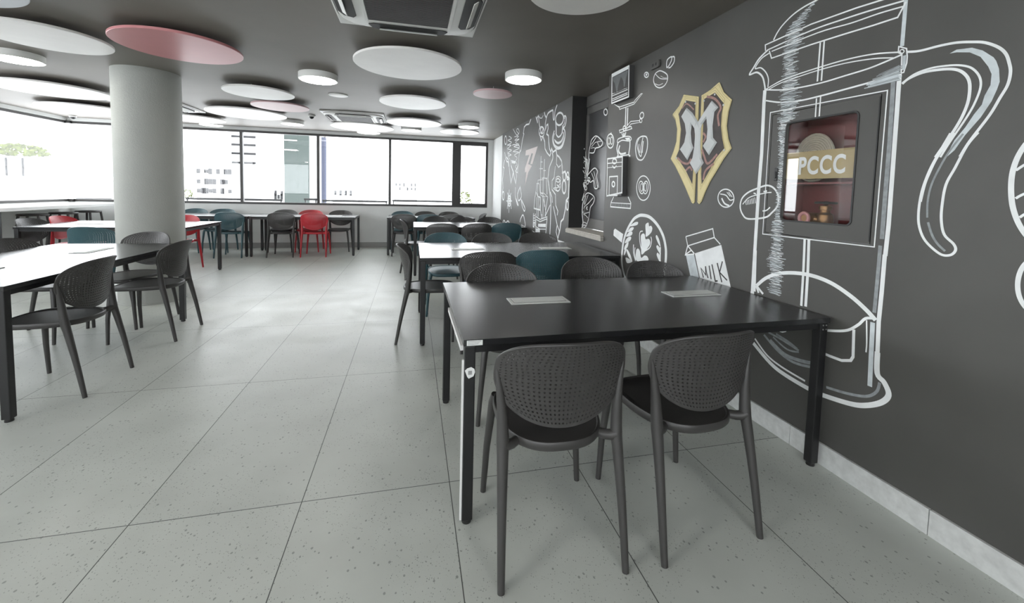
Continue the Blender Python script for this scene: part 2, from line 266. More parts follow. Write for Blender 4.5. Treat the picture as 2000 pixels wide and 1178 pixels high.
# mural strokes in wall coordinates (mm along the wall, mm up)
MURAL=[
["painted_world_map",[[0,41,[6557,2460,6658,2397,6818,2410,6939,2387,6981,2293,6950,2271,7045,2153,7097,2015,7206,1976,7220,1892,7256,1784,7288,1638]],[0,46,[8148,1976,8001,1912,7938,1827,7857,1663,7740,1449,7649,1578,7580,1653,7521,1561,7387,1432,7352,1569,7401,1683,7319,1717,7256,1788]],[0,27,[7774,1791,7662,1708,7580,1653]],[0,43,[8305,2081,8203,1949,8111,1881,7997,1867,7932,1770]],[0,55,[8289,1927,8396,1793,8320,1761,8432,1543,8384,1369,8431,1226]],[11,48,[8164,2304,8171,2264,8200,2237,8243,2230,8289,2246,8324,2280,8341,2324,8333,2364,8303,2391,8260,2397,8215,2381,8180,2347]],[11,47,[8259,1205,8265,1162,8290,1131,8328,1119,8369,1129,8401,1160,8416,1202,8410,1245,8384,1276,8345,1288,8305,1277,8273,1246]],[0,25,[5903,2455,5868,2404,5803,2359,5842,2281,5834,2191,5779,2252,5729,2255,5715,2194,5767,2123,5691,2094,5668,1994,5631,1904,5569,1850,5545,1896,5485,1843,5367,1865,5334,1793,5242,1759,5150,1699,5118,1617,5111,1536]],[10,25,[5803,2359,5734,2411,5578,2422,5535,2405,5512,2298,5471,2291,5453,2390,5380,2460]],[0,24,[6297,2455,6201,2345,6242,2425,6177,2451,6113,2301,6068,2238]],[0,12,[6159,2443,6089,2400,6007,2387,5947,2418]],[0,24,[5928,2108,5849,2024,5824,1921,5728,1854,5607,1800,5561,1849]],[10,33,[5513,1841,5486,1758,5608,1651,5643,1555,5659,1479]],[0,33,[5659,1480,5614,1401,5561,1285,5505,1132,5500,920,5512,677,5208,660,4962,658]],[0,17,[5334,1793,5337,1674,5255,1624,5182,1647]],[0,19,[5374,1651,5413,1493,5487,1457,5481,1333,5340,1268,5314,1120,5230,1050,5250,993]],[0,21,[5548,1304,5472,1229,5451,1153]],[0,19,[5406,1107,5239,865,5269,769,5197,684,5192,629]],[0,17,[5239,865,5157,798,5185,695]],[0,26,[5147,1665,5100,1547,5018,1562,4955,1499,4878,1471,4876,1240,4951,1195,4966,1098,5024,962,5105,921,5133,810,5198,693]],[11,27,[4973,1369,4978,1327,4998,1297,5029,1285,5062,1296,5089,1327,5101,1369,5096,1412,5075,1442,5044,1453,5011,1441,4985,1410]],[11,23,[4994,1500,4998,1472,5013,1451,5036,1444,5060,1452,5080,1474,5089,1503,5085,1531,5069,1552,5046,1559,5022,1550,5003,1529]],[11,19,[4892,1501,4894,1478,4905,1461,4921,1455,4939,1462,4953,1479,4960,1503,4957,1527,4946,1544,4930,1550,4912,1543,4898,1525]],[11,20,[4878,1136,4880,1108,4890,1087,4907,1079,4924,1086,4939,1106,4946,1134,4944,1162,4933,1183,4916,1191,4899,1184,4885,1164]],[10,52,[7405,1376,7389,1205,7257,1071,7186,1061,7352,1168]],[11,37,[7103,1374,7250,1245,7171,1135,6999,1212,7079,1362]],[11,33,[6993,1152,6941,1058,6805,970,6760,1018,6925,1118]],[10,26,[7045,763,7006,827,6883,900,6794,853,6720,718,6952,722]],[10,22,[8312,652,8228,715,8076,670,7912,724,7783,693]]]],
["painted_figures",[[10,15,[7684,2460,7526,2369,7376,2306,7241,2344,7340,2419,7432,2394,7260,2310]],[10,12,[7568,2298,7280,2276,7537,2231,7229,2221,7484,2188,7243,2126,7601,2124,7214,2062,7643,2038,7230,1990,7536,1965,7337,1900,7451,1846,7350,1790,7441,1745,7340,1690,7434,1669,7264,1625]],[10,14,[7991,2362,7771,2296,8038,2287,7763,2218,8085,2198,7784,2168,8067,2129,7749,2073,8025,2044,7766,1983,7980,1973,7848,1897,7744,1760,7608,1676]],[2,0,[7784,1893,7451,1846,7471,1799,7714,1826]],[10,29,[8069,2318,8112,2187,8072,2061,7925,1969]],[10,15,[7706,2160,7554,2157,7217,2099,7185,1999]]]],
["painted_ship_wheel",[[11,34,[7713,1114,7725,1065,7768,1027,7830,1011,7897,1022,7949,1057,7972,1107,7959,1158,7914,1196,7850,1211,7784,1199,7734,1163]],[11,23,[7771,1113,7777,1085,7801,1064,7835,1055,7871,1061,7899,1081,7911,1109,7904,1137,7880,1159,7846,1167,7810,1160,7783,1140]],[0,38,[7862,1331,7845,883]],[0,16,[8062,1105,7630,1117]],[0,30,[7982,1270,7903,1197,7973,951]],[0,28,[7712,1266,7779,1199,7667,965]],[0,19,[7958,1196,7699,1029]],[0,21,[7716,1200,7956,1006]]]],
["painted_lightning_bolt",[[302,0,[6798,1983,6168,1990,6409,1735,6528,1737,6395,1900,6480,1911,6644,1747,6436,1710,6624,1612,6802,1373,6745,1628,6825,1614,6820,1690,6592,1892,6819,1900]]]],
["painted_sailing_ship",[[0,26,[5988,1829,5991,1612,5971,1281]],[0,12,[6046,1645,5898,1638]],[0,10,[6013,1741,5916,1738]],[0,25,[5826,1775,5832,1494]],[0,12,[5864,1609,5765,1605]],[0,12,[5926,1499,5696,1493]],[0,10,[6121,1475,5830,1476]],[0,13,[6167,1426,6049,1422]],[0,27,[6104,1475,6097,1217]],[0,23,[6150,1423,6175,1322,6235,1214,6265,1040,5964,1028]],[0,18,[6032,1416,5987,1281,5858,1272]],[0,16,[6190,1301,6098,1227]],[0,10,[5987,1286,5828,1283,5642,1230,5871,1236,5985,1260]],[0,22,[5965,1219,5948,1034,5872,904]],[0,22,[5865,1515,5825,908]],[0,20,[5725,1492,5675,1264]],[0,20,[5642,1230,5726,1004,5736,944]],[0,16,[5871,1236,5750,1103,5711,1005]],[0,19,[6098,1227,5981,1219,5957,1137,5997,1031]],[0,24,[6131,1216,6103,910]],[0,20,[6047,1218,6037,925]],[0,18,[5793,1233,5764,1083]],[0,14,[6155,917,5951,889,5646,947,5644,920,5948,856,6151,877]],[0,22,[6151,874,6147,682,5932,684]],[0,23,[5644,920,5682,688]],[0,12,[6141,763,5938,744,5690,767]],[0,30,[6283,963,6281,756,6227,750]],[0,28,[6194,963,6193,764]],[0,9,[6297,924,6191,931]],[0,9,[6293,886,6188,893]],[0,11,[6290,848,6184,856]],[0,24,[6279,811,6188,818]],[0,11,[6283,778,6178,787]],[0,10,[6311,687,6274,675,6167,669,5964,679]],[0,18,[5532,1121,5736,944]],[0,10,[5925,958,5861,961]],[2,0,[6037,817,5691,845,5692,795,6033,772]],[2,0,[6138,736,5954,748,5939,692,6133,683]]]],
["painted_coffee_cup",[[11,26,[5135,2229,5165,2195,5224,2177,5298,2181,5367,2206,5412,2245,5419,2288,5386,2323,5323,2339,5249,2334,5182,2308,5141,2270]],[10,33,[5423,2265,5394,2168,5386,2084]],[10,32,[5147,2160,5169,2057]],[10,22,[5400,2095,5357,2053,5291,2025,5216,2036,5170,2066]],[10,21,[5151,2262,5080,2265,5042,2231,5044,2180,5091,2130,5151,2132]],[10,16,[5137,2242,5089,2239,5096,2179,5129,2157]],[10,23,[5457,2131,5523,2045,5482,1956,5382,1890,5277,1869,5154,1886,5077,1966,5066,2052,5101,2101,5162,2118]],[10,22,[5453,2093,5488,2022,5440,1942,5291,1890,5168,1905,5114,1979,5122,2068]],[12,0,[5447,2017,5324,1967,5198,1971,5130,2025,5172,1950,5295,1932,5402,1966]]]],
["painted_sketches",[[11,19,[5878,2172,5890,2137,5932,2116,5992,2113,6055,2131,6103,2164,6124,2204,6110,2240,6066,2261,6005,2262,5943,2243,5897,2210]],[0,19,[6064,2129,6009,2056,5940,2104]],[0,8,[6119,2183,5907,2156]],[11,15,[5910,2191,5918,2169,5942,2156,5976,2154,6012,2165,6040,2185,6052,2210,6045,2232,6020,2246,5985,2247,5949,2236,5922,2215]],[10,23,[6076,2254,6003,2163,5931,2244]],[11,13,[5164,1467,5174,1448,5206,1435,5251,1431,5297,1437,5333,1451,5348,1471,5337,1491,5303,1504,5257,1508,5211,1501,5177,1486]],[11,17,[5165,1397,5174,1356,5206,1326,5253,1315,5303,1326,5342,1357,5360,1399,5350,1441,5316,1471,5268,1480,5219,1468,5181,1438]],[11,11,[5420,1352,5296,1357,5182,1365,5235,1311,5318,1320]],[10,13,[5331,1464,5255,1476,5190,1456]],[10,15,[5299,1398,5233,1379,5186,1415]]]],
["painted_plant",[[10,13,[319,1589,313,1783,346,1868,372,1927,467,1963,545,1945,593,1919,642,1888,662,1861,628,1831,555,1822,489,1819,444,1772,333,1781]],[0,7,[378,1847,473,1889,642,1888]],[0,6,[360,1831,439,1833,489,1819]],[0,10,[376,1874,506,1954]],[0,9,[531,1883,592,1827]],[0,15,[170,1844,200,1809,224,1718,279,1696,298,1589]],[0,7,[169,1745,195,1701]],[0,6,[166,1672,208,1655]],[0,6,[174,1604,199,1594]],[0,14,[225,1709,256,1591]],[10,10,[169,1609,214,1583,262,1518]],[10,9,[165,1573,191,1537,242,1500]],[10,14,[175,1691,207,1665,257,1581,274,1499]],[10,20,[224,1718,286,1607,286,1481]],[10,19,[339,1710,318,1605,295,1499]],[10,16,[223,1355,200,1309,170,1199]],[10,13,[304,1516,422,1574,499,1588,559,1551,545,1492,591,1397,576,1355,499,1359,462,1442,384,1426,309,1463]],[10,10,[405,1539,492,1441,527,1363]],[10,10,[463,1555,574,1372]],[10,12,[169,830,190,923,176,1043,181,1171,221,1246,313,1297,447,1276,509,1234,475,1172,409,1125,386,1035,352,952,295,884,188,853]],[10,14,[273,1265,246,1210,229,1154]],[10,9,[470,1242,354,1177,232,1118,195,1043,384,1066]],[10,9,[196,1029,261,1028,348,997]],[10,10,[176,895,226,934,334,924]],[10,13,[177,867,229,897,315,900]],[10,11,[335,1275,250,1155]],[10,16,[327,1131,297,1112,330,1095]],[11,8,[207,1406,205,1395,199,1386,192,1383,185,1386,179,1394,177,1405,178,1416,183,1424,191,1427,198,1424,204,1417]],[11,10,[260,1468,257,1457,246,1450,230,1447,213,1450,203,1458,201,1469,202,1480,210,1488,226,1491,242,1487,255,1479]],[11,12,[333,1426,329,1416,319,1408,303,1405,287,1408,275,1417,270,1427,273,1438,284,1446,300,1448,316,1445,328,1437]],[11,12,[278,1405,275,1394,264,1386,248,1383,232,1386,219,1394,214,1405,217,1416,228,1424,244,1427,261,1424,273,1416]],[11,9,[242,1375,239,1364,228,1356,212,1353,201,1356,195,1364,193,1375,194,1386,199,1394,208,1397,225,1394,237,1386]],[11,12,[291,1355,287,1344,277,1336,261,1333,245,1336,232,1344,227,1355,230,1366,241,1374,257,1377,273,1374,286,1366]],[11,12,[371,1461,368,1451,357,1443,342,1441,326,1444,314,1452,309,1463,312,1473,323,1481,338,1483,354,1480,366,1472]],[11,9,[220,1383,217,1372,206,1364,198,1361,191,1363,185,1371,182,1382,184,1393,189,1401,196,1404,204,1402,215,1394]],[11,14,[750,2191,746,2175,731,2165,711,2164,689,2172,672,2187,665,2206,669,2222,684,2232,705,2233,726,2224,743,2209]]]],
["painted_coffee_grinder",[[1,8,[3802,2166,3690,2117,3434,2112,3417,2127,3325,2162,3304,2158,3409,2107,3433,2095,3688,2094,3701,2116]],[0,17,[3572,2088,3571,1917]],[0,17,[3538,2082,3536,1918]],[0,7,[3570,1903,3477,1949,3335,1934,3319,1917,3468,1925,3549,1887]],[11,11,[3268,1964,3275,1953,3288,1947,3304,1947,3318,1954,3327,1966,3328,1980,3321,1991,3307,1997,3291,1997,3277,1989,3269,1978]],[11,8,[3291,1927,3292,1919,3299,1914,3308,1913,3318,1917,3325,1924,3328,1933,3326,1941,3320,1946,3311,1946,3301,1943,3294,1936]],[1,9,[3680,1897,3468,1903,3453,1882,3664,1871]],[11,13,[3560,1898,3562,1887,3571,1879,3582,1878,3595,1883,3605,1892,3609,1904,3607,1916,3598,1923,3586,1924,3574,1920,3564,1910]],[0,13,[3629,1863,3602,1825]],[0,16,[3555,1863,3574,1825]],[0,21,[3592,1861,3589,1827]],[11,10,[3707,1796,3687,1818,3565,1824,3479,1813,3455,1785,3502,1777,3616,1796,3692,1783]],[10,17,[3692,1783,3711,1729,3682,1664,3705,1648]],[10,16,[3476,1774,3474,1721,3486,1655,3459,1636]],[10,18,[3657,1752,3675,1705,3633,1670,3539,1671]],[0,9,[3732,1636,3688,1650,3485,1652,3461,1633]],[2,0,[3570,1811,3485,1807,3471,1783,3535,1787]],[0,11,[3735,1265,3783,1210,3790,1166,3417,1165,3415,1215,3467,1270]],[0,8,[3786,1206,3415,1207]],[200,12,[3760,1200,3752,1168]],[200,12,[3728,1200,3721,1168]],[200,11,[3698,1200,3691,1168]],[200,11,[3668,1201,3661,1168]],[200,11,[3638,1201,3631,1168]],[200,11,[3609,1201,3602,1168]],[200,11,[3580,1202,3573,1169]],[200,11,[3551,1202,3544,1169]],[200,10,[3523,1202,3516,1169]],[200,10,[3495,1202,3489,1169]],[200,10,[3468,1203,3461,1169]],[200,10,[3441,1203,3434,1169]]]],
["upper_box_art",[[1,13,[3769,2435,3456,2430,3441,2157,3751,2159]],[2,0,[3761,2431,3466,2428,3466,2405,3762,2407]],[200,4,[3752,2396,3473,2391]],[200,4,[3752,2386,3472,2383]],[200,4,[3751,2376,3471,2374]],[200,4,[3750,2366,3471,2365]],[200,4,[3749,2357,3470,2357]],[200,4,[3748,2347,3469,2348]],[200,4,[3748,2337,3469,2340]],[200,4,[3747,2327,3468,2331]],[200,4,[3746,2317,3467,2322]],[200,4,[3745,2307,3466,2314]],[200,4,[3744,2297,3466,2305]],[200,4,[3743,2287,3465,2297]],[200,4,[3743,2277,3464,2288]],[200,4,[3742,2267,3464,2279]],[200,4,[3741,2257,3463,2271]],[402,0,[3746,2250,3751,2376,3705,2338,3659,2241]],[402,0,[3652,2243,3636,2301,3593,2374,3545,2319,3526,2242]],[402,0,[3520,2244,3501,2322,3475,2383,3460,2240]],[0,7,[3750,2247,3466,2243]],[0,7,[3749,2228,3464,2225]],[0,7,[3746,2198,3462,2197]],[0,7,[3745,2181,3461,2182]]]],
["lower_box_art",[[1,14,[3793,1633,3506,1632,3489,1306,3777,1271]],[0,6,[3784,1590,3516,1584]],[0,6,[3781,1546,3513,1547]],[0,6,[3784,1586,3506,1584]],[11,11,[3613,1597,3618,1586,3631,1579,3649,1577,3669,1581,3683,1590,3689,1602,3685,1613,3672,1620,3653,1622,3634,1617,3619,1608]],[11,11,[3610,1600,3614,1588,3627,1580,3647,1578,3667,1583,3682,1592,3688,1605,3684,1616,3670,1624,3650,1626,3631,1621,3616,1612]],[10,10,[3688,1563,3650,1536,3610,1559]],[1,12,[3738,1457,3580,1458,3574,1279,3732,1276]],[11,15,[3628,1385,3630,1373,3639,1364,3652,1361,3666,1364,3677,1373,3681,1385,3679,1397,3670,1406,3656,1409,3643,1405,3632,1396]]]],
["painted_coffee_bean",[[11,9,[3111,2284,3056,2284,2980,2244,2954,2212,2960,2177,2996,2151,3055,2150,3113,2179,3145,2228,3136,2267]],[10,6,[3121,2275,3051,2222,2957,2196]],[10,3,[3047,2241,3001,2215,2958,2207]],[10,5,[3120,2198,3067,2174,3013,2175]]]],
["painted_coffee_bean",[[11,10,[2964,2347,2918,2353,2915,2327,2942,2296,2969,2286,2976,2322]],[10,10,[2907,2350,2881,2339,2883,2301,2922,2276,2949,2278]]]],
["painted_coffee_bean",[[11,10,[3223,2296,3226,2286,3237,2281,3253,2282,3269,2289,3281,2300,3287,2312,3283,2322,3272,2326,3256,2325,3240,2318,3228,2307]],[11,8,[3246,2303,3247,2300,3250,2298,3254,2299,3259,2301,3262,2304,3264,2307,3263,2310,3260,2312,3255,2311,3251,2309,3247,2306]]]],
["painted_coffee_bean",[[11,13,[3777,1807,3784,1774,3808,1751,3843,1745,3880,1758,3909,1786,3922,1823,3915,1857,3890,1879,3854,1884,3817,1870,3790,1842]],[11,9,[3853,1815,3855,1799,3862,1788,3873,1785,3886,1790,3895,1803,3900,1820,3898,1837,3890,1848,3879,1851,3867,1845,3857,1832]],[11,9,[3802,1813,3803,1795,3810,1783,3821,1779,3833,1785,3843,1800,3847,1818,3846,1836,3838,1848,3827,1852,3815,1846,3806,1832]],[0,10,[3854,1884,3840,1893,3831,1878]]]],
["painted_coffee_bean",[[11,12,[3313,1788,3261,1791,3209,1775,3191,1724,3200,1657,3251,1596,3309,1593,3353,1625,3377,1705,3358,1767]],[10,10,[3324,1779,3351,1747,3343,1695,3300,1628,3277,1632,3291,1690,3275,1752,3264,1782]],[10,14,[3258,1750,3265,1700,3267,1650]],[10,11,[3322,1731,3323,1693,3302,1653]]]],
["painted_coffee_bean",[[11,10,[3122,1348,3131,1297,3164,1259,3215,1244,3268,1256,3311,1295,3330,1348,3320,1402,3283,1440,3231,1452,3179,1437,3139,1399]],[11,9,[3216,1355,3215,1328,3224,1308,3241,1300,3263,1306,3282,1325,3293,1351,3295,1379,3285,1399,3267,1407,3246,1400,3227,1381]],[11,9,[3152,1351,3159,1325,3174,1306,3193,1300,3211,1308,3223,1328,3226,1355,3219,1381,3204,1400,3185,1406,3167,1397,3155,1377]],[11,7,[3232,1353,3234,1337,3240,1325,3249,1320,3259,1325,3268,1337,3272,1353,3270,1370,3264,1382,3255,1386,3244,1382,3236,1370]],[11,7,[3174,1356,3176,1339,3181,1326,3191,1322,3200,1326,3208,1339,3212,1356,3211,1373,3205,1386,3196,1390,3186,1386,3178,1373]]]],
["painted_coffee_bean",[[11,8,[2210,1291,2210,1263,2227,1239,2257,1226,2292,1227,2324,1244,2342,1271,2342,1301,2324,1326,2292,1338,2257,1335,2227,1318]],[10,7,[2326,1308,2276,1300,2241,1271,2213,1275]],[10,11,[2312,1281,2284,1248,2244,1235]],[10,5,[2270,1320,2239,1293]],[10,5,[2256,1322,2224,1290]]]],
["painted_coffee_bean",[[11,10,[2032,1345,1971,1360,1924,1344,1894,1303,1894,1249,1927,1209,1971,1179,2088,1163,2132,1186,2155,1231,2145,1282,2100,1320]],[10,6,[2137,1248,2088,1291,1982,1317,1938,1321]],[10,7,[1990,1215,1965,1219,1941,1238]],[0,5,[2117,1270,2109,1245]],[0,5,[2106,1274,2098,1247]],[0,5,[2095,1277,2087,1249]],[0,5,[2084,1281,2075,1251]],[0,5,[2073,1284,2064,1253]],[0,5,[2062,1288,2054,1255]],[0,5,[2051,1291,2043,1257]],[0,8,[2061,1316,2044,1312]],[0,8,[1992,1325,1968,1329]]]],
["painted_latte_cup",[[11,28,[3229,1116,3111,1107,2996,1051,2916,975,2876,893,2865,818,2873,708,2908,608,2989,510,3115,441,3278,429,3403,477,3491,567,3531,664,3531,769,3510,869,3460,965,3372,1061,3300,1100]],[2,0,[3684,959,3526,922,3546,839,3710,890,3708,941]],[12,0,[3286,1053,3333,1047,3391,1021,3406,1005,3326,1018,3287,1033]],[12,0,[3356,1001,3400,993,3442,961,3447,948,3376,967,3350,990]],[12,0,[3375,960,3419,952,3456,926,3470,904,3394,921,3368,941]],[12,0,[3393,912,3437,902,3475,873,3487,842,3412,869,3385,896]],[12,0,[3426,858,3467,839,3493,805,3494,780,3441,811]],[12,0,[3457,794,3490,775,3495,728,3471,753]],[12,0,[3437,789,3455,777,3412,726,3348,692,3379,743]],[12,0,[3467,705,3443,714,3353,694,3435,666]],[12,0,[3126,1060,3164,1043,3166,1015,3158,977,3150,938,3082,979,3066,1018,3087,1037,3113,1031]],[12,0,[3197,962,3230,936,3219,858,3202,779,3110,856,3085,898,3108,925,3156,918,3171,954]],[12,0,[3267,823,3294,794,3279,713,3110,741,3118,775,3162,777,3210,751,3235,805]],[12,0,[2999,969,3010,949,2971,901,2941,882,2962,934]],[12,0,[2985,889,2996,871,2964,839,2932,825,2954,872]],[12,0,[2978,829,2986,807,2951,767,2927,770,2951,815]],[10,9,[3203,981,3240,972,3250,934,3235,868,3205,815]],[10,10,[3079,947,3067,911,3091,853,3184,804]],[10,11,[3339,849,3333,774,3295,710]],[10,9,[3312,826,3317,776,3292,716]],[0,17,[2943,879,2938,770]]]],
["painted_milk_carton",[[2,0,[2538,889,2293,981,2169,670,2416,582]],[102,0,[2631,861,2547,883,2420,581,2514,583]],[0,8,[2642,996,2376,1078,2358,1021,2616,932,2642,996]],[0,8,[2358,1021,2301,984]],[0,10,[2616,932,2542,886]],[0,10,[2616,932,2637,863,2544,883]],[0,9,[2578,904,2637,865]],[0,9,[2416,582,2337,380,2079,507,2169,670]],[0,11,[2514,583,2420,404,2337,380]],[400,10,[2437,738,2467,798,2415,760,2423,819,2393,744]],[400,10,[2389,829,2363,742]],[400,10,[2364,842,2325,737,2304,744]],[400,10,[2318,859,2268,742]],[400,9,[2273,877,2292,802,2224,764]]]],
["painted_french_press",[[10,8,[1684,2282,1746,2279,1813,2274,1876,2259,1935,2228,1968,2198,1989,2166]],[0,7,[2039,2123,2043,2157,1768,2170,1550,2161,1438,2151,1346,2144]],[10,7,[2021,2124,1766,2138,1598,2132,1476,2124,1355,2112]],[10,6,[1997,2107,1728,2114,1570,2101,1451,2098,1358,2090]],[0,7,[2013,2115,1995,2069,1760,2067,1592,2061,1471,2055,1377,2053,1351,2105]],[10,10,[2021,2124,2081,2091,2118,2050,2144,2018,2091,2017,2049,1981,2029,1925,2025,1899]],[10,7,[2012,2102,2064,2087,2105,2044,2065,2036,2027,2000,2007,1958,2007,1914]],[10,6,[2020,1904,1926,1928,1838,1936,1715,1940,1583,1940,1461,1929,1356,1905]],[10,5,[2011,1896,1925,1916,1837,1922,1714,1927,1582,1924,1460,1909,1380,1889]],[10,7,[2019,1901,1908,1876,1807,1865,1686,1861,1578,1866,1480,1871,1413,1881,1351,1893]],[10,8,[2015,1840,1917,1811,1802,1797,1681,1798,1573,1803,1475,1808,1408,1813,1346,1818]],[0,8,[1712,2061,1713,1873]],[0,8,[1692,2061,1692,1871]],[0,7,[1711,1790,1710,1698]],[0,7,[1690,1797,1690,1698]],[100,15,[1352,2139,1352,2068,1352,1927]],[1,5,[1364,1930,1335,1913,1330,1880,1330,1853,1338,1818,1347,1818,1350,1895,1364,1906]],[11,4,[1343,1904,1344,1901,1346,1899,1350,1899,1354,1901,1357,1905,1358,1909,1357,1912,1355,1914,1351,1914,1347,1912,1344,1908]],[100,11,[1340,1887,1339,1828]],[0,23,[2026,1901,2027,1833,2021,1543,2026,1332,2026,1041,2025,739]],[0,24,[2024,984,2014,744]],[0,26,[2025,739,2024,494,2028,437]],[0,17,[1353,1815,1351,1657,1349,1424,1347,1187,1350,1056]],[0,17,[1352,1060,1352,903,1354,769,1349,637]],[10,22,[1349,637,1343,545,1314,518,1294,474,1319,428,1377,385,1440,360,1552,340,1630,334,1778,347,1875,373,1996,442]],[10,10,[1987,472,1898,408,1799,380,1665,365]],[200,17,[1374,1790,1369,1541,1369,1312,1368,1126]],[200,15,[1372,1097,1372,978,1374,803]],[1,5,[1979,1767,1393,1758,1395,1088,1979,1084]],[0,13,[1721,1086,1716,934,1714,740]],[0,15,[1698,1086,1692,938,1690,743]],[10,19,[2000,779,1941,836,1865,877,1774,900,1673,907,1571,891,1477,851,1408,807,1366,772]],[0,13,[2000,779,1981,743]],[0,13,[1994,777,1950,744]],[10,12,[1366,779,1406,768,1435,730,1478,691,1540,667,1622,649,1695,651,1772,639]],[0,13,[1452,703,1446,578,1455,557,1495,541,1552,540,1614,543]],[0,12,[1881,570,1813,572,1795,582,1793,611]],[10,6,[1402,761,1394,661,1394,619]],[100,19,[1377,759,1373,627,1368,476]],[210,12,[1556,384,1463,399,1380,425,1340,465,1331,510]],[210,13,[1927,516,1833,459,1739,434,1635,449]],[210,18,[1885,500,1795,457,1714,456,1628,471]],[210,11,[1898,539,1810,527,1710,506]],[210,9,[1867,523,1779,488,1709,498]],[210,11,[1849,547,1773,531,1718,511]],[10,9,[1334,1899,1288,1889,1225,1888,1173,1883,1129,1871,1093,1857,1057,1830,1036,1802,1025,1769,1019,1735,1023,1693,1039,1653,1062,1597,1109,1512,1132,1459]],[10,9,[1088,1542,1115,1498,1143,1420,1166,1356,1172,1279,1170,1219,1157,1167,1127,1135,1120,1112,1135,1092,1166,1093,1214,1136,1238,1189,1245,1245,1242,1314,1231,1375,1211,1441,1166,1549]],[10,10,[1206,1462,1150,1572,1127,1640,1122,1693,1128,1737,1149,1770,1178,1788,1219,1797,1271,1800,1318,1788,1340,1772]],[10,7,[1340,1776,1300,1801,1247,1810,1193,1805,1154,1795,1122,1776,1099,1741,1093,1702,1104,1651,1124,1600,1165,1518,1191,1461]],[10,6,[1153,1548,1198,1464,1222,1393,1232,1351,1240,1289]],[102,0,[1191,1849,1171,1857,1127,1850,1097,1831,1066,1798,1058,1783,1049,1754,1044,1709,1049,1684,1060,1646,1085,1594,1123,1537,1150,1484,1177,1455,1153,1521,1125,1565,1104,1608,1085,1639,1080,1669,1067,1703,1067,1741,1078,1770,1101,1810,1132,1835,1170,1847]],[210,7,[1129,1542,1166,1479,1194,1410,1212,1350,1218,1289,1215,1228]],[210,8,[1211,1210,1195,1163,1176,1131,1150,1105]]]],
["painted_round_loaf",[[11,15,[806,1339,805,1292,810,1249,821,1210,836,1179,855,1158,878,1149,902,1152,926,1168,949,1198,968,1238,982,1286,989,1339,990,1391,983,1439,969,1480,951,1509,929,1526,905,1529,881,1519,859,1498,839,1467,823,1429,812,1385]],[10,8,[982,1402,954,1426,900,1451]],[10,8,[976,1308,958,1323,904,1355]],[10,8,[962,1245,942,1263,888,1290]]]],
["painted_plate",[[11,13,[837,1043,837,1019,840,995,847,973,857,954,870,941,884,933,899,932,914,938,927,951,938,969,946,992,950,1018,950,1045,946,1071,938,1093,926,1111,913,1124,898,1129,883,1128,869,1121,857,1107,847,1089,840,1067]]]]]
HATCH=[1755,2277,7,1810,2238,34,1857,2194,49,1863,2138,52,1873,2088,56,1880,2056,43,1880,2008,40,1873,1959,47,1868,1899,47,1867,1840,60,1868,1804,60,1867,1745,50,1861,1708,46,1877,1727,46,1896,1671,27,1893,1603,24,1886,1543,23,1886,1468,22,1889,1393,20,1889,1317,17,1886,1241,21,1888,1165,30,1887,1104,38,1882,1036,38,1882,979,45,1881,911,47,1876,844,42,1875,760,42]
EMBLEM={"left":[2741,2029,2577,1980,2571,1810,2566,1436,2563,1247,2577,1235,2595,1246,2625,1287,2660,1337,2734,1433,2802,1514,2860,1570,2826,1630,2799,1697,2797,1793,2823,1866,2862,1907,2789,1955],"right":[2387,2033,2343,1960,2269,1897,2293,1825,2301,1739,2280,1655,2249,1594,2310,1532,2366,1460,2425,1385,2470,1306,2494,1253,2514,1234,2534,1248,2544,1435,2546,1790,2549,1982,2462,2002],"dleft":[2711,1981,2606,1949,2590,1634,2593,1437,2594,1375,2671,1473,2757,1555,2787,1583,2757,1632,2748,1777,2775,1867,2787,1895,2741,1946],"dright":[2417,1972,2335,1888,2347,1820,2347,1745,2331,1668,2307,1599,2373,1544,2431,1463,2497,1374,2507,1442,2512,1706,2517,1951],"mleft":[2749,1871,2694,1925,2627,1876,2565,1805,2591,1756,2631,1803,2635,1737,2621,1669,2599,1630,2658,1548,2746,1631,2700,1678,2686,1744,2705,1813],"mmid":[2601,1774,2565,1805,2532,1764,2529,1628,2512,1554,2486,1517,2557,1444,2628,1525,2602,1561,2590,1634,2588,1715],"mright":[2440,1924,2377,1870,2412,1846,2421,1756,2410,1678,2372,1643,2439,1565,2503,1633,2470,1669,2466,1739,2479,1819,2524,1779,2538,1741,2565,1805,2507,1863],"veins":[[2747,1930,2696,1954,2617,1898],[2772,1573,2715,1535,2649,1522,2620,1554],[2671,1473,2628,1496,2601,1470],[2492,1962,2413,1930,2356,1866,2378,1818,2362,1747],[2511,1610,2484,1560,2446,1510,2364,1566],[2483,1401,2465,1464,2391,1507],[2508,1721,2483,1694,2503,1657]]}

# ------------------------------------------------------------------ the room
H = 2.467; FY = 9.578; LX = -6.25; BY = -3.2
def wx(y): return 1.9907 - .0228*y
def wp(y, z, o=0): return (wx(y)-o, y, z)           # point on the right wall, o metres into the room
struct(box('floor', 'floor', (LX-.2, 2.6, BY-.2, FY+.2, -.12, 0)))
struct(box('ceiling', 'ceiling', (LX-.2, 2.6, BY-.2, FY+.2, H, H+.12)))
